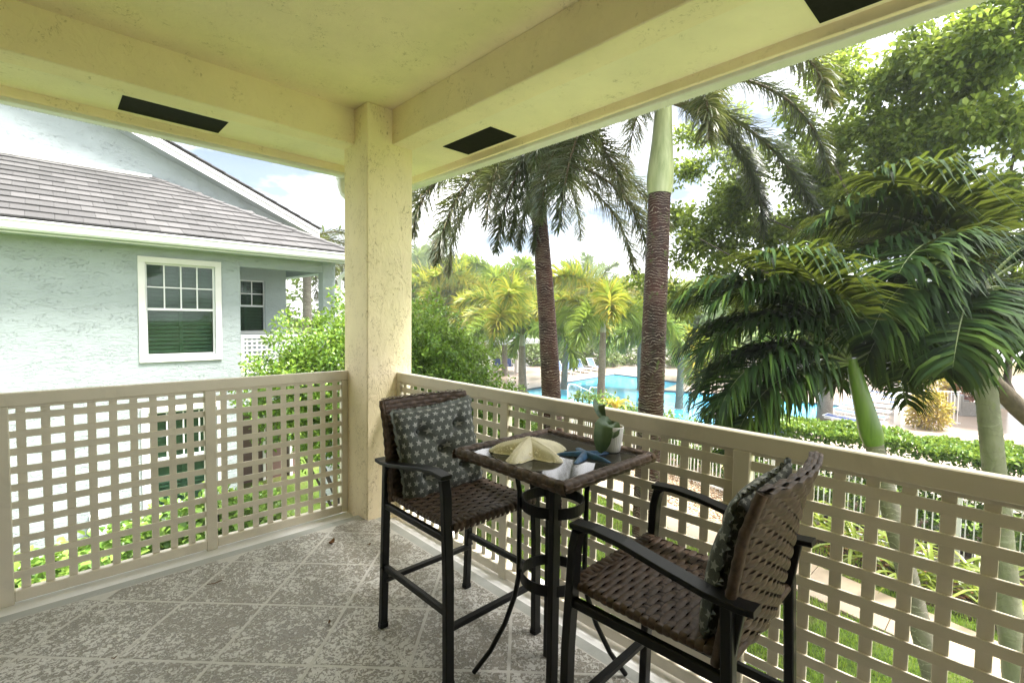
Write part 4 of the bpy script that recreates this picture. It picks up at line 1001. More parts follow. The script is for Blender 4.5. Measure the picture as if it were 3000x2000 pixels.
# ------------------------------------------------------------------ vegetation
def frond_arrays(L, e0, droop, n, ll, lw, mode='flat', leafdroop=.6, seed=0, rach=.02, kinky=0.0, t0=.12, bexp=1.35):
    """a feather palm leaf from the origin along +x, starting at elevation e0 and bending down by droop (radians) along its length.
    mode 'flat': two ranks of leaflets; 'plume': leaflets all round the stalk"""
    r = np.random.default_rng(seed); m = 28; P = np.zeros((m, 3)); el = e0
    els = []
    for i in range(m):
        els.append(el)
        if i < m-1: P[i+1] = P[i]+np.array([math.cos(el), 0, math.sin(el)])*L/(m-1)
        el = e0-droop*((i+1)/(m-1))**bexp
    V, F = [], []
    k = 5                      # stalk
    for i in range(m):
        rr = rach*(1-.85*i/(m-1)); T = np.array([math.cos(els[i]), 0, math.sin(els[i])]); N = np.array([-T[2], 0, T[0]]); B = np.array([0, 1, 0])
        for q in range(k): a = 2*PI*q/k; V.append(P[i]+(N*math.cos(a)+B*math.sin(a))*rr)
    for i in range(m-1):
        for q in range(k): F.append((i*k+q, i*k+(q+1) % k, (i+1)*k+(q+1) % k, (i+1)*k+q))
    nf0 = len(F)
    for s in range(n):
        u = t0+(1-t0)*(s+r.uniform(0, .8))/n; x = u*(m-1); i = min(m-2, int(x)); f = x-i
        p = P[i]*(1-f)+P[i+1]*f; T = np.array([math.cos(els[i]), 0, math.sin(els[i])]); N = np.array([-T[2], 0, T[0]]); B = np.array([0, 1., 0])
        size = ll*(.55+.45*math.sin(PI*min(1, .15+u*.8)))*(1 if u < .9 else 1-.45*(u-.9)/.1)*r.uniform(.85, 1.1)
        for sd in (-1, 1):
            if mode == 'flat': a = sd*(PI/2-.30+r.uniform(-.18, .18))
            else: a = sd*r.uniform(.15, PI-.35)
            fw = r.uniform(.45, .8)*(1-.2*u)+(.25 if u > .85 else 0)
            D = (N*math.cos(a)+B*math.sin(a))*math.cos(fw*.9)+T*math.sin(fw*.9); D /= np.linalg.norm(D)
            W = np.cross(D, np.cross(D, N)+1e-6); W = np.cross(D, N if mode == 'flat' else T); W /= np.linalg.norm(W)+1e-9
            ns = 4; b0 = len(V); q = p.copy(); d = D.copy(); dd = leafdroop*r.uniform(.5, 1.4); kink = r.random() < kinky; kp = 0
            for j in range(ns):
                ww = lw*(.55, 1.0, .78, .06)[j]*.5; V.append(q-W*ww); V.append(q+W*ww)
                if j < ns-1:
                    q = q+d*size/(ns-1); d = d+np.array([0, 0, -dd*.42*(j+1)/ns*2])+r.normal(0, .05, 3)
                    if kink and j == kp: d = d*.5+np.array([0, 0, -.9])
                    d /= np.linalg.norm(d)
            for j in range(ns-1): F.append((b0+2*j, b0+2*j+1, b0+2*j+3, b0+2*j+2))
    return np.array(V), np.array(F), nf0
def frond_mesh(name, mats, **k):
    V, F, nf = frond_arrays(**k); me = np_mesh(name, V, F, mats[0], True); me.materials.append(mats[1]); mi = np.zeros(len(F), np.int32); mi[:nf] = 1
    me.polygons.foreach_set('material_index', mi); return me
M['fox'] = leafmat('foxtail_leaflets', [(.018, .030, .014), (.045, .060, .025), (.10, .105, .05), (.20, .16, .10)], .3, .22, .6)
M['foxdark'] = leafmat('foxtail_dark_leaflets', [(.012, .022, .012), (.03, .045, .02), (.06, .075, .03)], .3, .2, .6)
M['gold'] = leafmat('golden_palm_leaflets', [(.07, .14, .02), (.17, .24, .03), (.36, .34, .04), (.46, .33, .05)], .4, .42, .4, .8)
M['lime'] = leafmat('lime_palm_leaflets', [(.08, .17, .03), (.17, .28, .05), (.30, .38, .07)], .4, .42, .4, .8)
M['grey_green'] = leafmat('haze_tinted_palm', [(.10, .16, .07), (.17, .24, .12), (.25, .30, .17)], .45, .35, .4)  # the haze over the far palms is put into this greyed leaf colour
M['adon'] = leafmat('dark_glossy_palm', [(0.004, 0.011, 0.004), (0.008, 0.025, 0.007), (0.022, 0.053, 0.011), (0.081, 0.135, 0.023)], .55, .18, .06, 2.0)
M['stalk'] = mat('palm_stalk', (.16, .20, .07), .5, .2, 10); M['stalkbrown'] = mat('brown_stalk', (.12, .09, .05), .6, .2, 10)
def trunk_mat(name, c1, c2, ring, pale, s=30, moss=None):
    t = NT(name); z = t.n('ShaderNodeSeparateXYZ'); t.l(t.tc.outputs['Object'], z.inputs[0])
    wob = t.math('ADD', t.math('MULTIPLY', z.outputs['Z'], s), t.math('MULTIPLY', t.noise(3.5, 4), 5.5))
    fr = t.math('FRACT', wob); n = t.noise(4, 5, .6, 0, None, (1, 1, .45)); base = t.ramp(n, [(.3, c1), (.7, c2)])
    rg = t.ramp(fr, [(.0, 1), (.09, 1), (.15, 0), (1, 0)]); msk = t.ramp(t.noise(6, 4, .6, 0, None, (1, 1, 1.5)), [(.36, 0), (.50, 1)])
    col = t.mix(t.math('MULTIPLY', rg, msk), base, ring)
    pa = t.ramp(t.noise(2.6, 6, .65, .6, None, (1, 1, 2.2)), [(.56, 0), (.66, 1)]); col = t.mix(t.math('MULTIPLY', pa, .75), col, pale)
    if moss: col = t.mix(t.ramp(t.noise(7, 5, .6, .3), [(.58, 0), (.68, .85)]), col, moss)
    return t.done(t.pbsdf(col, .5, .25, normal=t.bump(fr, .5, .012, t.bump(t.noise(25, 5), .4, .01))))
M['trunk_red'] = trunk_mat('red_brown_ringed_trunk', (.014, .006, .005), (.070, .020, .012), (.34, .28, .23), (.12, .085, .06), 21)
M['trunk_moss'] = trunk_mat('mossy_ringed_trunk', (.013, .006, .005), (.060, .020, .013), (.32, .28, .23), (.11, .08, .06), 21, (.075, .11, .03))
M['trunk_grey'] = trunk_mat('grey_ringed_trunk', (.13, .115, .095), (.22, .20, .165), (.32, .30, .26), (.26, .25, .21), 14)
M['trunk_pale'] = trunk_mat('pale_lichen_trunk', (.17, .17, .12), (.28, .28, .20), (.20, .19, .14), (.36, .37, .29), 9, (.20, .22, .10))
def shaft_mat(name, a, c):
    t = NT(name); n = t.noise(9, 4, .6, .3, None, (1, 1, .12)); col = t.ramp(n, [(.25, a), (.55, c), (.8, sh(c, 1.35))]); return t.done(t.pbsdf(col, .35, .5, coat=.2))
M['shaft_pale'] = shaft_mat('pale_green_crownshaft', (.20, .26, .09), (.42, .47, .24)); M['shaft_green'] = shaft_mat('green_crownshaft', (.05, .11, .012), (.13, .22, .03)); M['shaft_dull'] = shaft_mat('dull_olive_crownshaft', (.07, .08, .04), (.15, .16, .09)); M['shaft_grey'] = shaft_mat('grey_green_crownshaft', (.15, .19, .13), (.33, .37, .29))
def ring_trunk(pts, radii, ringh=.07, bulge=.05, n=18):
    """tapered trunk with raised leaf-scar rings"""
    P = np.array([tuple(p) for p in pts], float); L = np.concatenate([[0], np.cumsum(np.linalg.norm(np.diff(P, axis=0), axis=1))]); m = max(8, int(L[-1]/ringh*2)); s = np.linspace(0, L[-1], m)+np.r_[0, RNG.uniform(-.3, .3, m-2), 0]*L[-1]/m
    Q = [tuple(float(np.interp(x, L, P[:, k])) for k in range(3)) for x in s]; R = np.interp(s, L, radii)
    R = [float(R[i])*(1+(bulge if i % 2 else 0)*RNG.uniform(.3, 1.2)) for i in range(m)]
    return MB().tube(Q, R, n)
def palm(name, label, base, top, shaft_top, r0, r1, rs, tm, sm, fronds, group=None, bend=(0, 0), ringh=.07, cat='palm tree', shp=None):
    """fronds: list of (mesh, azimuth, scale, tilt)"""
    t = thing(name, label, cat, base, 0, group); b, p, q = Vector(base), Vector(top), Vector(shaft_top); mid = (b+p)/2+Vector((bend[0], bend[1], 0))
    pts = [b*(1-u)**2+mid*2*u*(1-u)+p*u*u for u in np.linspace(0, 1, 10)]; rad = [r0*1.12, r0]+list(np.linspace(r0, r1, 8))
    ring_trunk([x-b for x in pts], rad, ringh).build('trunk', tm, t)
    k = 10; sp = [p+(q-p)*u for u in np.linspace(0, 1, k)]; sr = shp or [1.0, 1.12, 1.12, 1.06, .98, .90, .84, .78, .72, .66]
    MB().tube([x-b for x in sp], [rs*v for v in sr], 18).build('crownshaft', sm, t)
    for me, az, sc, tilt in fronds:
        o = link('frond', me, t, tuple(q-b-Vector((0, 0, .05))), (tilt, 0, az), (sc, sc, sc))
    return t
def cpx(x, y, D):            # helper: point seen at photo pixel (x,y) at depth D along the view axis, used to survey where things stand
    return Vector(CAM)+(_F+_R*((x-1500)/1425.93)-_U*((y-1000)/1425.93))*D
# the two big red-trunked palms ------------------------------------------
fx = [frond_mesh('frond', (M['fox'], M['stalkbrown']), L=3.5, e0=e, droop=d, n=380, ll=.52, lw=.019, mode='plume', leafdroop=1.1, seed=10+i, rach=.035, t0=.12, bexp=.75) for i, (e, d) in enumerate(((.95, 2.35), (.6, 2.05), (.3, 1.75), (1.25, 2.6)))]
fxd = [frond_mesh('frond', (M['foxdark'], M['stalkbrown']), L=3.7, e0=e, droop=d, n=430, ll=.46, lw=.019, mode='plume', leafdroop=.8, seed=20+i, rach=.045, t0=.1, bexp=.7) for i, (e, d) in enumerate(((.75, 2.2), (.12, 1.25)))]
fxd.append(frond_mesh('frond', (M['foxdark'], M['stalkbrown']), L=4.1, e0=1.0, droop=2.5, n=460, ll=.46, lw=.019, mode='plume', leafdroop=.8, seed=29, rach=.045, t0=.1, bexp=.42))
def gp(x, y, D): p = cpx(x, y, D); return (p.x, p.y, G-.05)
vb = math.atan2(_R.y, _R.x)        # azimuth of "to the right in the picture"
def fr(meshes, spec): return [(meshes[k % len(meshes)], vb+math.radians(az), sc, tl) for k, az, sc, tl in spec]
palm('foxtail_palm', 'red-brown ringed palm trunk nearer the column, with drooping dark feather fronds', gp(1625, 1555, 9.8), cpx(1580, 640, 9.8), cpx(1566, 500, 9.8), .205, .155, .16, M['trunk_red'], M['shaft_grey'],
     fr(fx, [(0, 180, 1.0, 0), (1, 205, 1.0, .2), (2, 150, 1.0, -.2), (1, 250, .95, 0), (0, 300, .95, .1), (2, 20, 1.0, 0), (1, 345, 1.0, .2), (0, 60, .95, 0), (3, 110, .95, 0), (2, 230, 1.05, 0), (2, 325, 1.0, 0)]), None, (.10, -.1))
palm('foxtail_palm', 'thick mossy palm trunk with pale green crownshaft under the eave', gp(1885, 1686, 8.1), cpx(1932, 570, 8.1), cpx(1945, 290, 8.1), .215, .175, .192, M['trunk_moss'], M['shaft_pale'],
     fr(fx+fxd, [(6, 180, 1.0, 0), (6, 205, .95, .1), (6, 160, 1.0, 0), (6, 225, 1.05, 0), (6, 190, 1.1, 0), (6, 140, 1.0, .1), (6, 20, .9, 0), (4, 190, .9, 0), (0, 235, 1.05, 0), (1, 150, 1.0, 0), (5, 3, .95, 0), (5, 22, .85, 0), (3, 90, 1.0, 0), (0, 130, 1.0, 0), (1, 265, 1.0, 0), (0, 300, 1.0, 0), (4, 340, .9, 0), (4, 215, 1.0, 0)]), None, (.05, .02))
# dark glossy palms near the right railing ---------------------------------
ad = [frond_mesh('frond', (M['adon'], M['stalk']), L=1.95, e0=e, droop=d, n=88, ll=.80, lw=.038, mode='flat', leafdroop=1.9, seed=40+i, rach=.02, kinky=0, t0=.2) for i, (e, d) in enumerate(((.75, 1.75), (.35, 1.6), (1.05, 1.7), (.05, 1.3), (1.25, 1.5), (-.25, 1.0)))]
S9 = [.95, 1.12, 1.1, 1.02, .95, .88, .82, .74, .64, .5]
palm('manila_palm', 'bright green crownshaft palm behind the railing with dark glossy drooping fronds', gp(2770, 2095, 5.3), cpx(2560, 1300, 5.3), cpx(2494, 1050, 5.3), .10, .085, .098, M['trunk_grey'], M['shaft_green'],
     fr(ad, [(0, 178, .95, 0), (1, 165, .95, .1), (3, 195, .9, 0), (2, 150, 1.05, 0), (3, 172, .95, .2), (1, 60, .8, 0), (2, 100, .9, 0), (0, 340, .6, .2), (4, 200, 1.0, 0), (3, 20, .6, 0), (2, 185, 1.0, 0), (1, 130, 1.0, 0), (5, 185, .9, 0), (5, 140, .9, 0), (5, 155, .9, 0), (2, 170, 1.1, 0), (0, 120, 1.0, 0), (1, 190, .95, .1), (0, 160, 1.0, 0)]), None, (.0, -.0), .05, shp=S9)
palm('manila_palm', 'dark palm crown at the right edge above the pale lichen-marked trunk', gp(2985, 2040, 5.6), cpx(2888, 1130, 5.6), cpx(2880, 830, 5.6), .115, .10, .10, M['trunk_pale'], M['shaft_dull'],
     fr(ad, [(0, 180, 1.05, 0), (2, 175, 1.15, .1), (1, 200, 1.1, 0), (3, 170, 1.0, 0), (2, 145, 1.1, 0), (0, 205, 1.0, 0), (1, 160, 1.0, 0), (4, 190, 1.1, 0), (0, 0, .95, 0), (1, 30, .95, 0), (2, 340, .95, 0), (2, 80, 1.0, 0), (5, 200, .9, 0), (5, 215, .85, 0), (5, 320, .8, 0), (5, 170, 1.0, 0), (3, 220, 1.0, 0), (3, 195, 1.05, 0), (3, 345, .9, 0), (5, 350, .8, 0), (5, 20, .8, 0)]), None, (-.06, 0), .05, shp=S9)
# golden and green palms round the pool -------------------------------------
gf = [frond_mesh('frond', (M['gold'], M['stalk']), L=2.6, e0=e, droop=d, n=170, ll=.62, lw=.055, mode='plume', leafdroop=1.0, seed=60+i, rach=.04) for i, (e, d) in enumerate(((.9, 2.1), (.5, 2.0), (1.2, 1.9)))]
lf = [frond_mesh('frond', (M['lime'], M['stalk']), L=2.6, e0=e, droop=d, n=170, ll=.62, lw=.055, mode='plume', leafdroop=1.0, seed=70+i, rach=.04) for i, (e, d) in enumerate(((.9, 2.1), (.5, 2.0), (1.2, 1.7)))]
kf = [frond_mesh('frond', (M['grey_green'], M['stalk']), L=2.4, e0=e, droop=d, n=120, ll=.65, lw=.06, mode='plume', leafdroop=.7, seed=80+i, rach=.04) for i, (e, d) in enumerate(((1.1, 1.5), (.7, 1.8), (1.35, .9)))]
far = [  # (base px, crown px y, depth, mesh set, scale, radius, label)
 (1537, 945, 25, gf+lf, 1.05, .22, 'golden-green palm beside the white pavilion'),
 (1762, 905, 20, lf+gf, .85, .17, 'slim palm standing at the near pool edge between the two big trunks'),
 (1392, 880, 33, gf, 1.15, .2, 'golden palm above the big green bush right of the column'),
 (1330, 860, 36, lf+gf, 1.2, .2, 'tall lime palm arching behind the golden one near the column'),
 (1480, 850, 36, lf, 1.25, .2, 'bright lime palm behind the pavilion, left of the near trunk'),
 (1235, 905, 34, gf+lf, 1.15, .2, 'yellow-green palm showing just right of the column'),
 (1655, 930, 30, gf+lf, 1.1, .2, 'yellow palm right behind the red-brown trunk'),
 (1880, 925, 30, lf+gf, 1.05, .2, 'golden-green palm left of the thick mossy trunk'),
 (1995, 985, 24, lf+gf+kf, .95, .19, 'green palm with dark trunk right of the thick mossy trunk'),
 (2425, 1010, 21, kf+lf, .8, .30, 'stout grey trunk palm at the pool behind the dark fronds'),
 (1262, 800, 58, kf, 1.7, .25, 'hazy grey-green palm farthest away beside the column'),
 (1735, 860, 46, kf, 1.2, .2, 'pale grey-green palm in front of the distant grey roof'),
 (2080, 960, 34, lf+kf, 1.0, .2, 'green palm in front of the distant blue-grey house'),
]
for k, (x, cy, D, ms, sc, rd, lab) in enumerate(far):
    b0 = gp(x, 1000, D); c = cpx(x+RNG.uniform(-8, 8), cy+35, D); n = 11
    f = [(ms[(q*2+k) % len(ms)], 2*PI*q/n+RNG.uniform(-.25, .25), 1.75*sc*RNG.uniform(.85, 1.1), RNG.uniform(-.15, .15)) for q in range(n)]
    palm('palm', lab, b0, c-Vector((0, 0, .55*sc)), c, rd, rd*.72, rd*.68, M['trunk_grey'], M['shaft_grey'], f, 'palms round the pool', (RNG.uniform(-.15, .15), 0), .12)
# palm seen through the porch of the house
b0 = cpx(900, 1000, 19)
palm('palm', 'brownish drooping palm seen through the porch of the blue house', (b0.x, b0.y, G), (b0.x, b0.y, 3.4), (b0.x, b0.y, 4.1), .2, .15, .15, M['trunk_grey'], M['shaft_grey'], [(fx[q % 4], 2*PI*q/12, 1.0, 0) for q in range(12)])
# ---------------------------------------------------------------- leafy crowns
def leaves(name, P, D, size, m, parent=None, aspect=.5, fold=.35, bendk=.25, seed=1):
    """P centres, D rough outward direction; each leaf a folded 6-point blade"""
    r = np.random.default_rng(seed); n = len(P); d = D+r.normal(0, .55, (n, 3)); d /= np.linalg.norm(d, axis=1)[:, None]
    up = np.tile((0, 0, 1.), (n, 1))+r.normal(0, .45, (n, 3)); s = np.cross(d, up); s /= np.linalg.norm(s, axis=1)[:, None]+1e-9; u = np.cross(s, d)
    L = (size*r.uniform(.65, 1.2, n))[:, None]; W = L*aspect
    v = np.stack([P, P+d*L*.38+s*W*.5+u*L*fold*.3, P+d*L*.38-s*W*.5+u*L*fold*.3, P+d*L*.42, P+d*L*.78+s*W*.42+u*L*(fold*.25-bendk*.3), P+d*L*.78-s*W*.42+u*L*(fold*.25-bendk*.3), P+d*L-u*L*bendk], 1)
    F = np.array([(0, 3, 1), (0, 2, 3), (3, 4, 1), (3, 2, 5), (3, 6, 4), (3, 5, 6)])
    return link(name, np_mesh(name, v.reshape(-1, 3), (F[None]+7*np.arange(n)[:, None, None]).reshape(-1, 3), m, True), parent)
def blob_points(blobs, n, seed, shell=.55, clump=0, cr=.12, zmin=None):
    r = np.random.default_rng(seed); vol = np.array([b[3]*b[4]*b[5] for b in blobs])**.75; pick = r.choice(len(blobs), n, p=vol/vol.sum()); B = np.array(blobs)[pick]
    d = r.normal(0, 1, (n, 3)); d /= np.linalg.norm(d, axis=1)[:, None]; rad = (shell+(1-shell)*r.random(n))**1.0
    nz = 1+.16*np.sin(d[:, 0]*7+B[:, 0]*3)*np.sin(d[:, 1]*6+B[:, 1])+.12*np.sin(d[:, 2]*9+d[:, 0]*5)
    P = B[:, :3]+d*B[:, 3:6]*(rad*nz)[:, None]
    if clump:                   # leaves gather in twig-end tufts
        c = P[::clump]; i = np.repeat(np.arange(len(c)), clump)[:n]; off = r.normal(0, 1, (len(i), 3)); off /= np.linalg.norm(off, axis=1)[:, None]
        Dd = d[::clump][i]; o = off*.75+Dd*.55; P = c[i]+o*cr*r.uniform(.3, 1, len(i))[:, None]; d = o
    if zmin is not None: k = P[:, 2] > zmin; P, d = P[k], d[k]
    return P, d
def twigs(name, base, blobs, m, parent, r0=.05, n=14, seed=3):
    """limbs from the base out into the crown"""
    r = np.random.default_rng(seed); mb = MB()
    for k in range(n):
        b = blobs[k % len(blobs)]; tip = np.array(b[:3])+r.normal(0, .35, 3)*np.array(b[3:6]); a = np.array(base); mid = a*.5+tip*.5+r.normal(0, .12, 3)*np.linalg.norm(tip-a)*.6; mid[2] += .1
        rr = r0*r.uniform(.35, 1); mb.tube([a*(1-u)**2+mid*2*u*(1-u)+tip*u*u for u in np.linspace(0, 1, 7)], [rr*(1-.8*u) for u in np.linspace(0, 1, 7)], 6)
    return mb.build(name, m, parent)
M['bark'] = mat('dark_bark', (.07, .055, .042), .85, .3, 12, .8, 40, .01); M['barkdark'] = mat('brown_bark', (.095, .075, .05), .85, .35, 10, .8, 35, .012); M['barkpale'] = mat('grey_bark', (.17, .14, .10), .8, .3, 10, .8, 35, .012)
M['ficus'] = leafmat('ficus_leaves', [(0.044, 0.106, 0.015), (0.100, 0.213, 0.025), (0.213, 0.375, 0.044), (0.375, 0.525, 0.088)], .3, .35, .5, 1.5)
M['clusia'] = leafmat('clusia_leaves', [(0.077, 0.176, 0.033), (0.165, 0.308, 0.055), (0.286, 0.440, 0.088), (0.374, 0.506, 0.132)], .3, .35, .5, 1.5)
M['button'] = leafmat('sea_grape_leaves', [(0.034, 0.075, 0.018), (0.086, 0.149, 0.029), (0.196, 0.287, 0.052), (0.391, 0.471, 0.092)], .34, .55, .45, 1.2)
M['hedge'] = leafmat('hedge_leaves', [(0.036, 0.096, 0.014), (0.084, 0.180, 0.024), (0.168, 0.300, 0.042), (0.312, 0.432, 0.072)], .28, .3, .55, 1.5)
M['hazyg'] = leafmat('far_green_leaves', [(.06, .11, .03), (.11, .17, .05), (.18, .24, .08)], .5, .3, .3, .4)
M['croton'] = leafmat('croton_leaves', [(.24, .12, .02), (.42, .28, .03), (.50, .38, .05), (.30, .30, .04)], .35, .3, .5, 2.0)
M['redleaf'] = leafmat('red_leaves', [(.25, .03, .03), (.42, .08, .05), (.30, .05, .05)], .35, .3, .5, 2.0)
M['strap'] = leafmat('strap_leaves', [(.03, .07, .012), (.10, .17, .02), (.28, .34, .05), (.42, .42, .08)], .28, .35, .5, 1.5)
def shrub(name, label, cat, base, blobs, n, size, m, seed, aspect=.5, clump=0, cr=.12, shell=.55, group=None, r0=.05, nt=14, zmin=None, bark=None):
    """blobs are relative to the base"""
    t = thing(name, label, cat, base, 0, group); P, D = blob_points(blobs, n, seed, shell, clump, cr, zmin)
    if nt: twigs('limbs', (0, 0, 0), blobs, bark or M['bark'], t, r0, nt, seed)['kind'] = 'stuff'
    c = leaves('crown', P, D, size, m, t, aspect, seed=seed); c['kind'] = 'stuff'; return t
# big green bush behind the column
def rel(base, pts): return [(x-base[0], y-base[1], z-base[2], a, b_, c) for (x, y, z, a, b_, c) in pts]
bb_ = (2.3, 4.9, G)
shrub('ficus_bush', 'large rounded bright green bush behind the cream column', 'bush', bb_, rel(bb_, [(2.3, 4.9, .45, 1.3, 1.1, 1.35), (1.25, 5.15, .2, .75, .8, .85), (3.4, 4.7, .6, 1.0, 1.0, 1.25), (4.2, 4.55, .1, .9, .9, 1.1), (4.9, 4.1, -.6, .75, .8, .9), (2.3, 4.9, -.55, 1.1, .9, .6), (3.8, 4.6, -1.2, 1.4, 1.0, 1.4), (5.2, 3.7, -1.2, .7, .7, .8)]), 95000, .078, M['ficus'], 11, .5, 9, .10, .45, None, .06, 26)
# clusia along the house
for k, (x, y, h) in enumerate(((-2.3, 6.6, .58), (-1.6, 6.65, .6), (-.9, 6.7, .72), (-.2, 6.75, .95), (.5, 6.8, 1.0), (1.1, 6.8, .8))):
    shrub('clusia_shrub', f'low round-leaved green shrub against the blue house, {("first", "second", "third", "fourth", "fifth", "sixth")[k]} from the left', 'shrub', (x, y, G), [(0, 0, h*.55, .55, .5, h*.55)], 1100, .14, M['clusia'], 30+k, .66, 6, .12, .5, 'shrubs along the blue house', .02, 8)
# shrubs between fence and pool, seen over and through the railing
sp = [(10.4, .9, 1.45), (10.9, 2.0, 1.35), (11.2, 3.2, 1.3), (11.5, 4.3, 1.4), (11.8, 5.4, 1.35), (12.1, 6.5, 1.5), (12.4, 7.8, 1.6)]
for k, (x, y, h) in enumerate(sp):
    shrub('garden_shrub', f'green shrub behind the white picket fence, {("first", "second", "third", "fourth", "fifth", "sixth", "seventh")[k]} from the right', 'shrub', (x+.5, y, G), [(0, 0, h*.55, .7, .72, h*.5)], 1500, .13, M['hedge'], 50+k, .5, 7, .13, .5, 'shrubs behind the picket fence', .025, 8)
# clipped hedge on the right
hb = (11.4, -2.4, G); t = thing('hedge', 'clipped dark green hedge behind the right railing in front of the pool deck', 'hedge', hb)
_n = 26000; _r = np.random.default_rng(71); P = _r.uniform((-.7, -4.2, .1), (.75, 3.5, 1.86), (_n, 3)); _f = _r.random(_n)
P[_f < .45, 2] = 1.86-np.abs(_r.normal(0, .09, (_f < .45).sum())); _m = (_f >= .45) & (_f < .8); P[_m, 0] = -.7+np.abs(_r.normal(0, .10, _m.sum()))
P[:, 2] += .07*np.sin(P[:, 1]*2.3)*np.sin(P[:, 0]*3+P[:, 1]*5)*(P[:, 2] > 1.2); P[:, 0] += .08*np.sin(P[:, 1]*3.1+P[:, 2]*2)
D = np.where((P[:, 2] > 1.6)[:, None], (0, 0, 1.), (-1., 0, .35))+0
c = leaves('crown', P, D, .115, M['hedge'], t, .52, seed=71); c['kind'] = 'stuff'
_tw = MB()
for k in range(22): y = -4+.35*k; _tw.tube([(0, y, 0), (RNG.uniform(-.2, .2), y+RNG.uniform(-.2, .2), .8), (RNG.uniform(-.4, .4), y+RNG.uniform(-.4, .4), 1.7)], [.03, .02, .008], 6)
_tw.build('limbs', M['bark'], t)['kind'] = 'stuff'
# strap-leaved plants in the bed
def strap_plant(x, y, h, n, m, label, group, w=.05, name='strap_leaf_plant', cat='plant', z=G):
    t = thing(name, label, cat, (x, y, z), RNG.uniform(0, 6), group); me = []
    for k in range(3):
        L = h*(1+.15*k); el = 1.25-.25*k; p = Vector((0, 0, 0)); V = []; q = 9
        for i in range(q):
            u = i/(q-1); ww = w*(.45+.9*math.sin(PI*min(1, u*.9+.08)))*(1 if u < .97 else .1)*.5; V += [(p.x, -ww, p.z+ww*.35), (p.x, 0, p.z), (p.x, ww, p.z+ww*.35)]
            a = el-1.9*u**1.6; p = p+Vector((math.cos(a), 0, math.sin(a)))*L/(q-1)
        me.append(np_mesh('leaf', V, [(i*3+j, i*3+j+1, i*3+j+4, i*3+j+3) for i in range(q-1) for j in range(2)], m, True))
    for k in range(n): link('leaf', me[k % 3], t, (0, 0, 0), (RNG.uniform(-.2, .2), RNG.uniform(-.15, .15), 2*PI*k/n*3.1), (RNG.uniform(.75, 1.1),)*3)
    return t
pos = ['nearest the right end', 'second from the right', 'third from the right', 'fourth from the right', 'fifth from the right', 'sixth from the right', 'seventh from the right', 'eighth from the right']
for k, (x, y) in enumerate(((8.2, -3.6), (8.5, -3.0), (8.6, -2.45), (8.9, -1.9), (9.0, -1.35), (9.2, -.8), (9.35, -.25), (8.3, -2.2))):
    strap_plant(x, y, 1.25 if k < 7 else 1.0, 22, M['strap'], f'yellow-green strap-leaved plant in the bed beyond the path, {pos[k]}' if k < 7 else 'smaller strap-leaved plant standing in front of the others in the bed', 'strap-leaved plants in the bed')
strap_plant(*cpx(1805, 1180, 14.2).xy, .55, 22, M['croton'], 'orange-yellow bromeliad rosette at the pool edge above the rail', None, .06, 'bromeliad', 'plant', cpx(1805, 1200, 14.2).z)
strap_plant(*cpx(1855, 1195, 13.6).xy, .6, 14, M['adon'], 'small dark spiky plant left of the thick mossy trunk', None, .04, 'spiky_plant', 'plant', cpx(1855, 1235, 13.6).z)
# crotons by the cabana
p = (24.4, -.75, G); shrub('croton_shrub', 'yellow-orange croton shrub beside the white fence panel', 'shrub', p, [(0, 0, .75, .6, .6, .75)], 1500, .2, M['croton'], 81, .3, 6, .2, .45, None, .03, 8)
p = (31.0, -.2, G); shrub('croton_shrub', 'smaller yellow croton farther back behind the white fence', 'shrub', p, [(0, 0, 1.0, .9, .9, .9)], 900, .28, M['croton'], 82, .3, 6, .2, .45, None, .03, 8)
p = (31.5, -1.3, G); shrub('red_shrub', 'red-leaved shrub behind the white gate', 'shrub', p, [(0, 0, 1.0, .6, .6, .9)], 700, .28, M['redleaf'], 83, .3, 6, .2, .45, None, .03, 8)
# broad-leaved tree on the right: trunk off frame, limb crossing, crown overhead
tb_ = gp(3140, 1500, 7.2); t = thing('broadleaf_tree', 'dark-barked broad-leaved tree filling the upper right with glossy green leaves', 'tree', tb_)
def loc_(x, y, D): p = cpx(x, y, D); return (p.x-tb_[0], p.y-tb_[1], p.z-tb_[2])
MB().tube([(0, 0, 0), loc_(3150, 1500, 7.2), loc_(3060, 1260, 7.1), loc_(2985, 1195, 7.1), loc_(2900, 1110, 7.1), loc_(2790, 1010, 7.2), loc_(2720, 960, 7.3), loc_(2640, 860, 7.5), loc_(2560, 700, 7.8)], [.2, .17, .14, .13, .11, .085, .07, .05, .03], 12).build('trunk', M['barkdark'], t)
for pts, r in (([(2985, 1195, 7.1), (2950, 1120, 7.2), (2960, 1000, 7.4), (2900, 800, 7.6), (2850, 500, 7.8)], .06), ([(2640, 860, 7.5), (2620, 700, 7.6), (2630, 470, 7.8), (2700, 330, 8.0)], .045), ([(2560, 700, 7.8), (2480, 560, 8.0), (2420, 430, 8.2)], .03), ([(2900, 800, 7.6), (2950, 560, 7.2), (3000, 300, 7)], .04), ([(2560, 700, 7.8), (2430, 720, 8.4), (2250, 640, 9)], .03), ([(2790, 1010, 7.2), (2500, 900, 8), (2200, 780, 9), (2050, 700, 9.5)], .035)):
    MB().tube([loc_(*p) for p in pts], [r*(1-.7*i/(len(pts)-1)) for i in range(len(pts))], 7).build('limb', M['bark'], t)
bl = []
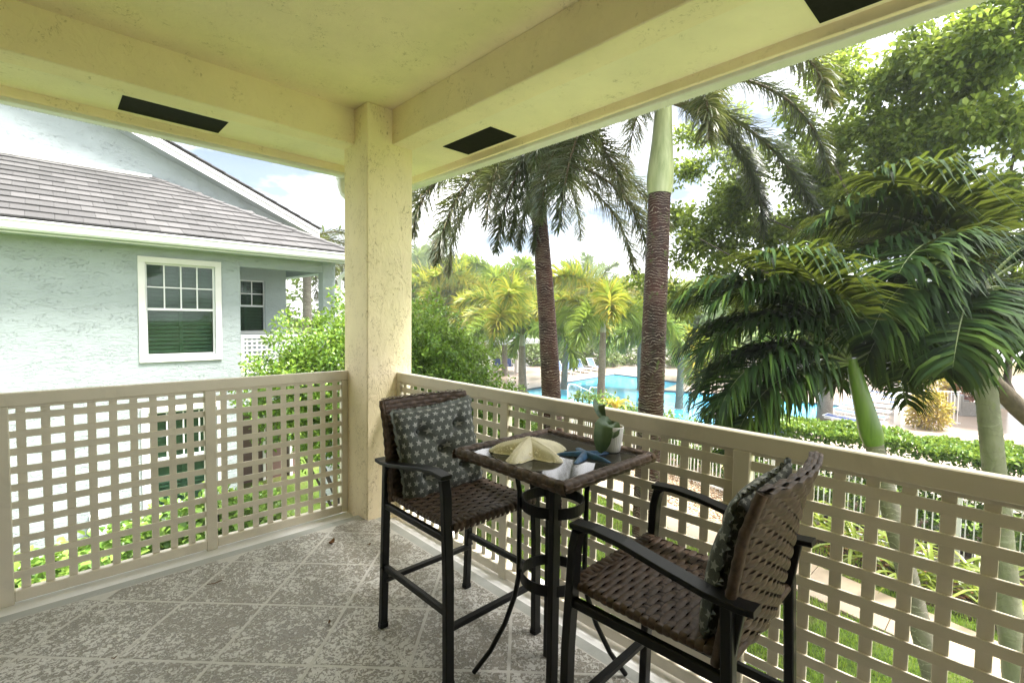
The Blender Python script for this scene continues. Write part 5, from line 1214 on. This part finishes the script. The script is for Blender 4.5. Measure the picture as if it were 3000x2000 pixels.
for (x, y, D, s) in ((2950, 120, 6.8, .6), (2850, 280, 7.1, .6), (2980, 420, 6.8, .6), (2760, 420, 7.4, .6), (2900, 560, 7.2, .6), (2660, 330, 7.8, .6), (2560, 480, 8.2, .6), (2700, 600, 7.8, .6), (2480, 620, 8.6, .6), (2380, 470, 9, .55), (2300, 600, 9.3, .6), (2180, 560, 9.8, .55), (2420, 760, 8.8, .6), (2250, 740, 9.6, .6), (2100, 700, 10, .6), (2080, 800, 10, .5), (2200, 860, 9.8, .5), (2350, 340, 9, .4), (2560, 260, 8, .45), (2030, 620, 10.2, .35), (1990, 870, 10.2, .35), (2780, 760, 7.4, .4), (2640, 1000, 8.2, .35), (2760, 1060, 8.4, .4), (3000, 60, 6.2, .6), (2870, 60, 6.6, .6), (2990, 700, 7.2, .5), (1880, 830, 10.4, .28), (2450, 250, 8.6, .5), (2520, 380, 8.4, .5), (2640, 180, 7.6, .5), (2760, 230, 7.2, .55), (2400, 560, 9, .5), (2330, 440, 9.2, .45), (2220, 470, 9.6, .4), (2120, 470, 10, .3), (2600, 700, 8.2, .5), (2820, 420, 7.1, .5), (2880, 760, 7.8, .5), (2560, 860, 8.6, .45), (2320, 880, 9.4, .45), (2960, 860, 7.6, .45), (2700, 900, 8.4, .45), (2450, 960, 9, .4), (2010, 500, 10.6, .42), (1985, 640, 10.8, .45), (2010, 760, 10.6, .45), (2090, 600, 10.4, .45), (2150, 660, 10.2, .45), (2040, 400, 10.8, .3), (2130, 380, 10.4, .35), (2000, 900, 10.8, .35)):
    for q in range(4):
        o = RNG.normal(0, .45, 3)*s; k = s*RNG.uniform(.35, .75); c = loc_(x, y, D); bl.append((c[0]+o[0], c[1]+o[1], c[2]+o[2]*.9, k, k, k*.75))
P, D = blob_points(bl, 64000, 91, .15, 7, .15); c = leaves('crown', P, D, .10, M['button'], t, .55, seed=91); c['kind'] = 'stuff'
# far greenery: hedge masses behind the pool
k = 0
for (x, y, D, w, h, lab) in ((1290, 985, 42, 4.5, 2.3, 'grey-green hedge mass behind the pavilion'), (1620, 1005, 44, 5.0, 2.0, 'dull green hedge behind the row of blue loungers'), (1900, 1000, 46, 5.5, 2.0, 'dull green hedge behind the far pool fence'), (2150, 1000, 44, 5.0, 2.4, 'dull green hedge behind the pool, right of the thick mossy trunk'), (2660, 1030, 46, 5, 2.6, 'olive hedge behind the right loungers'), (1120, 960, 46, 5.0, 3.2, 'dark tree mass behind the cream column'), (880, 930, 26, 3.0, 7.5, 'dark green tree seen through the porch of the blue house')):
    b0 = cpx(x, y, D); d = _R*w; k += 1
    bl = [(d.x*u, d.y*u, h*.55+RNG.uniform(-.2, .2), 1.3, 1.3, h*.6) for u in np.linspace(-1, 1, 9)]
    shrub('far_hedge', lab, 'hedge', (b0.x, b0.y, G), bl, 3500, .33, M['hazyg'], 100+k, .5, 5, .3, .5, 'greenery behind the pool', .05, 9)
# ------------------------------------------------------------------ rain-damp air
hz = MB(); hz.box(-40, 130, -60, 130, G-1, 14)
hzm = bpy.data.materials.new('damp_air'); hzm.use_nodes = True; hzm.node_tree.nodes.clear()
ho = hzm.node_tree.nodes.new('ShaderNodeOutputMaterial'); hv = hzm.node_tree.nodes.new('ShaderNodeVolumePrincipled')
hv.inputs['Color'].default_value = (.93, .96, 1, 1); hv.inputs['Density'].default_value = .0015; hv.inputs['Anisotropy'].default_value = .2
hzm.node_tree.links.new(hv.outputs[0], ho.inputs['Volume'])
haze = hz.build('haze', hzm); tag(haze, 'thin pale rain haze over the garden and pool', 'haze', kind='stuff')
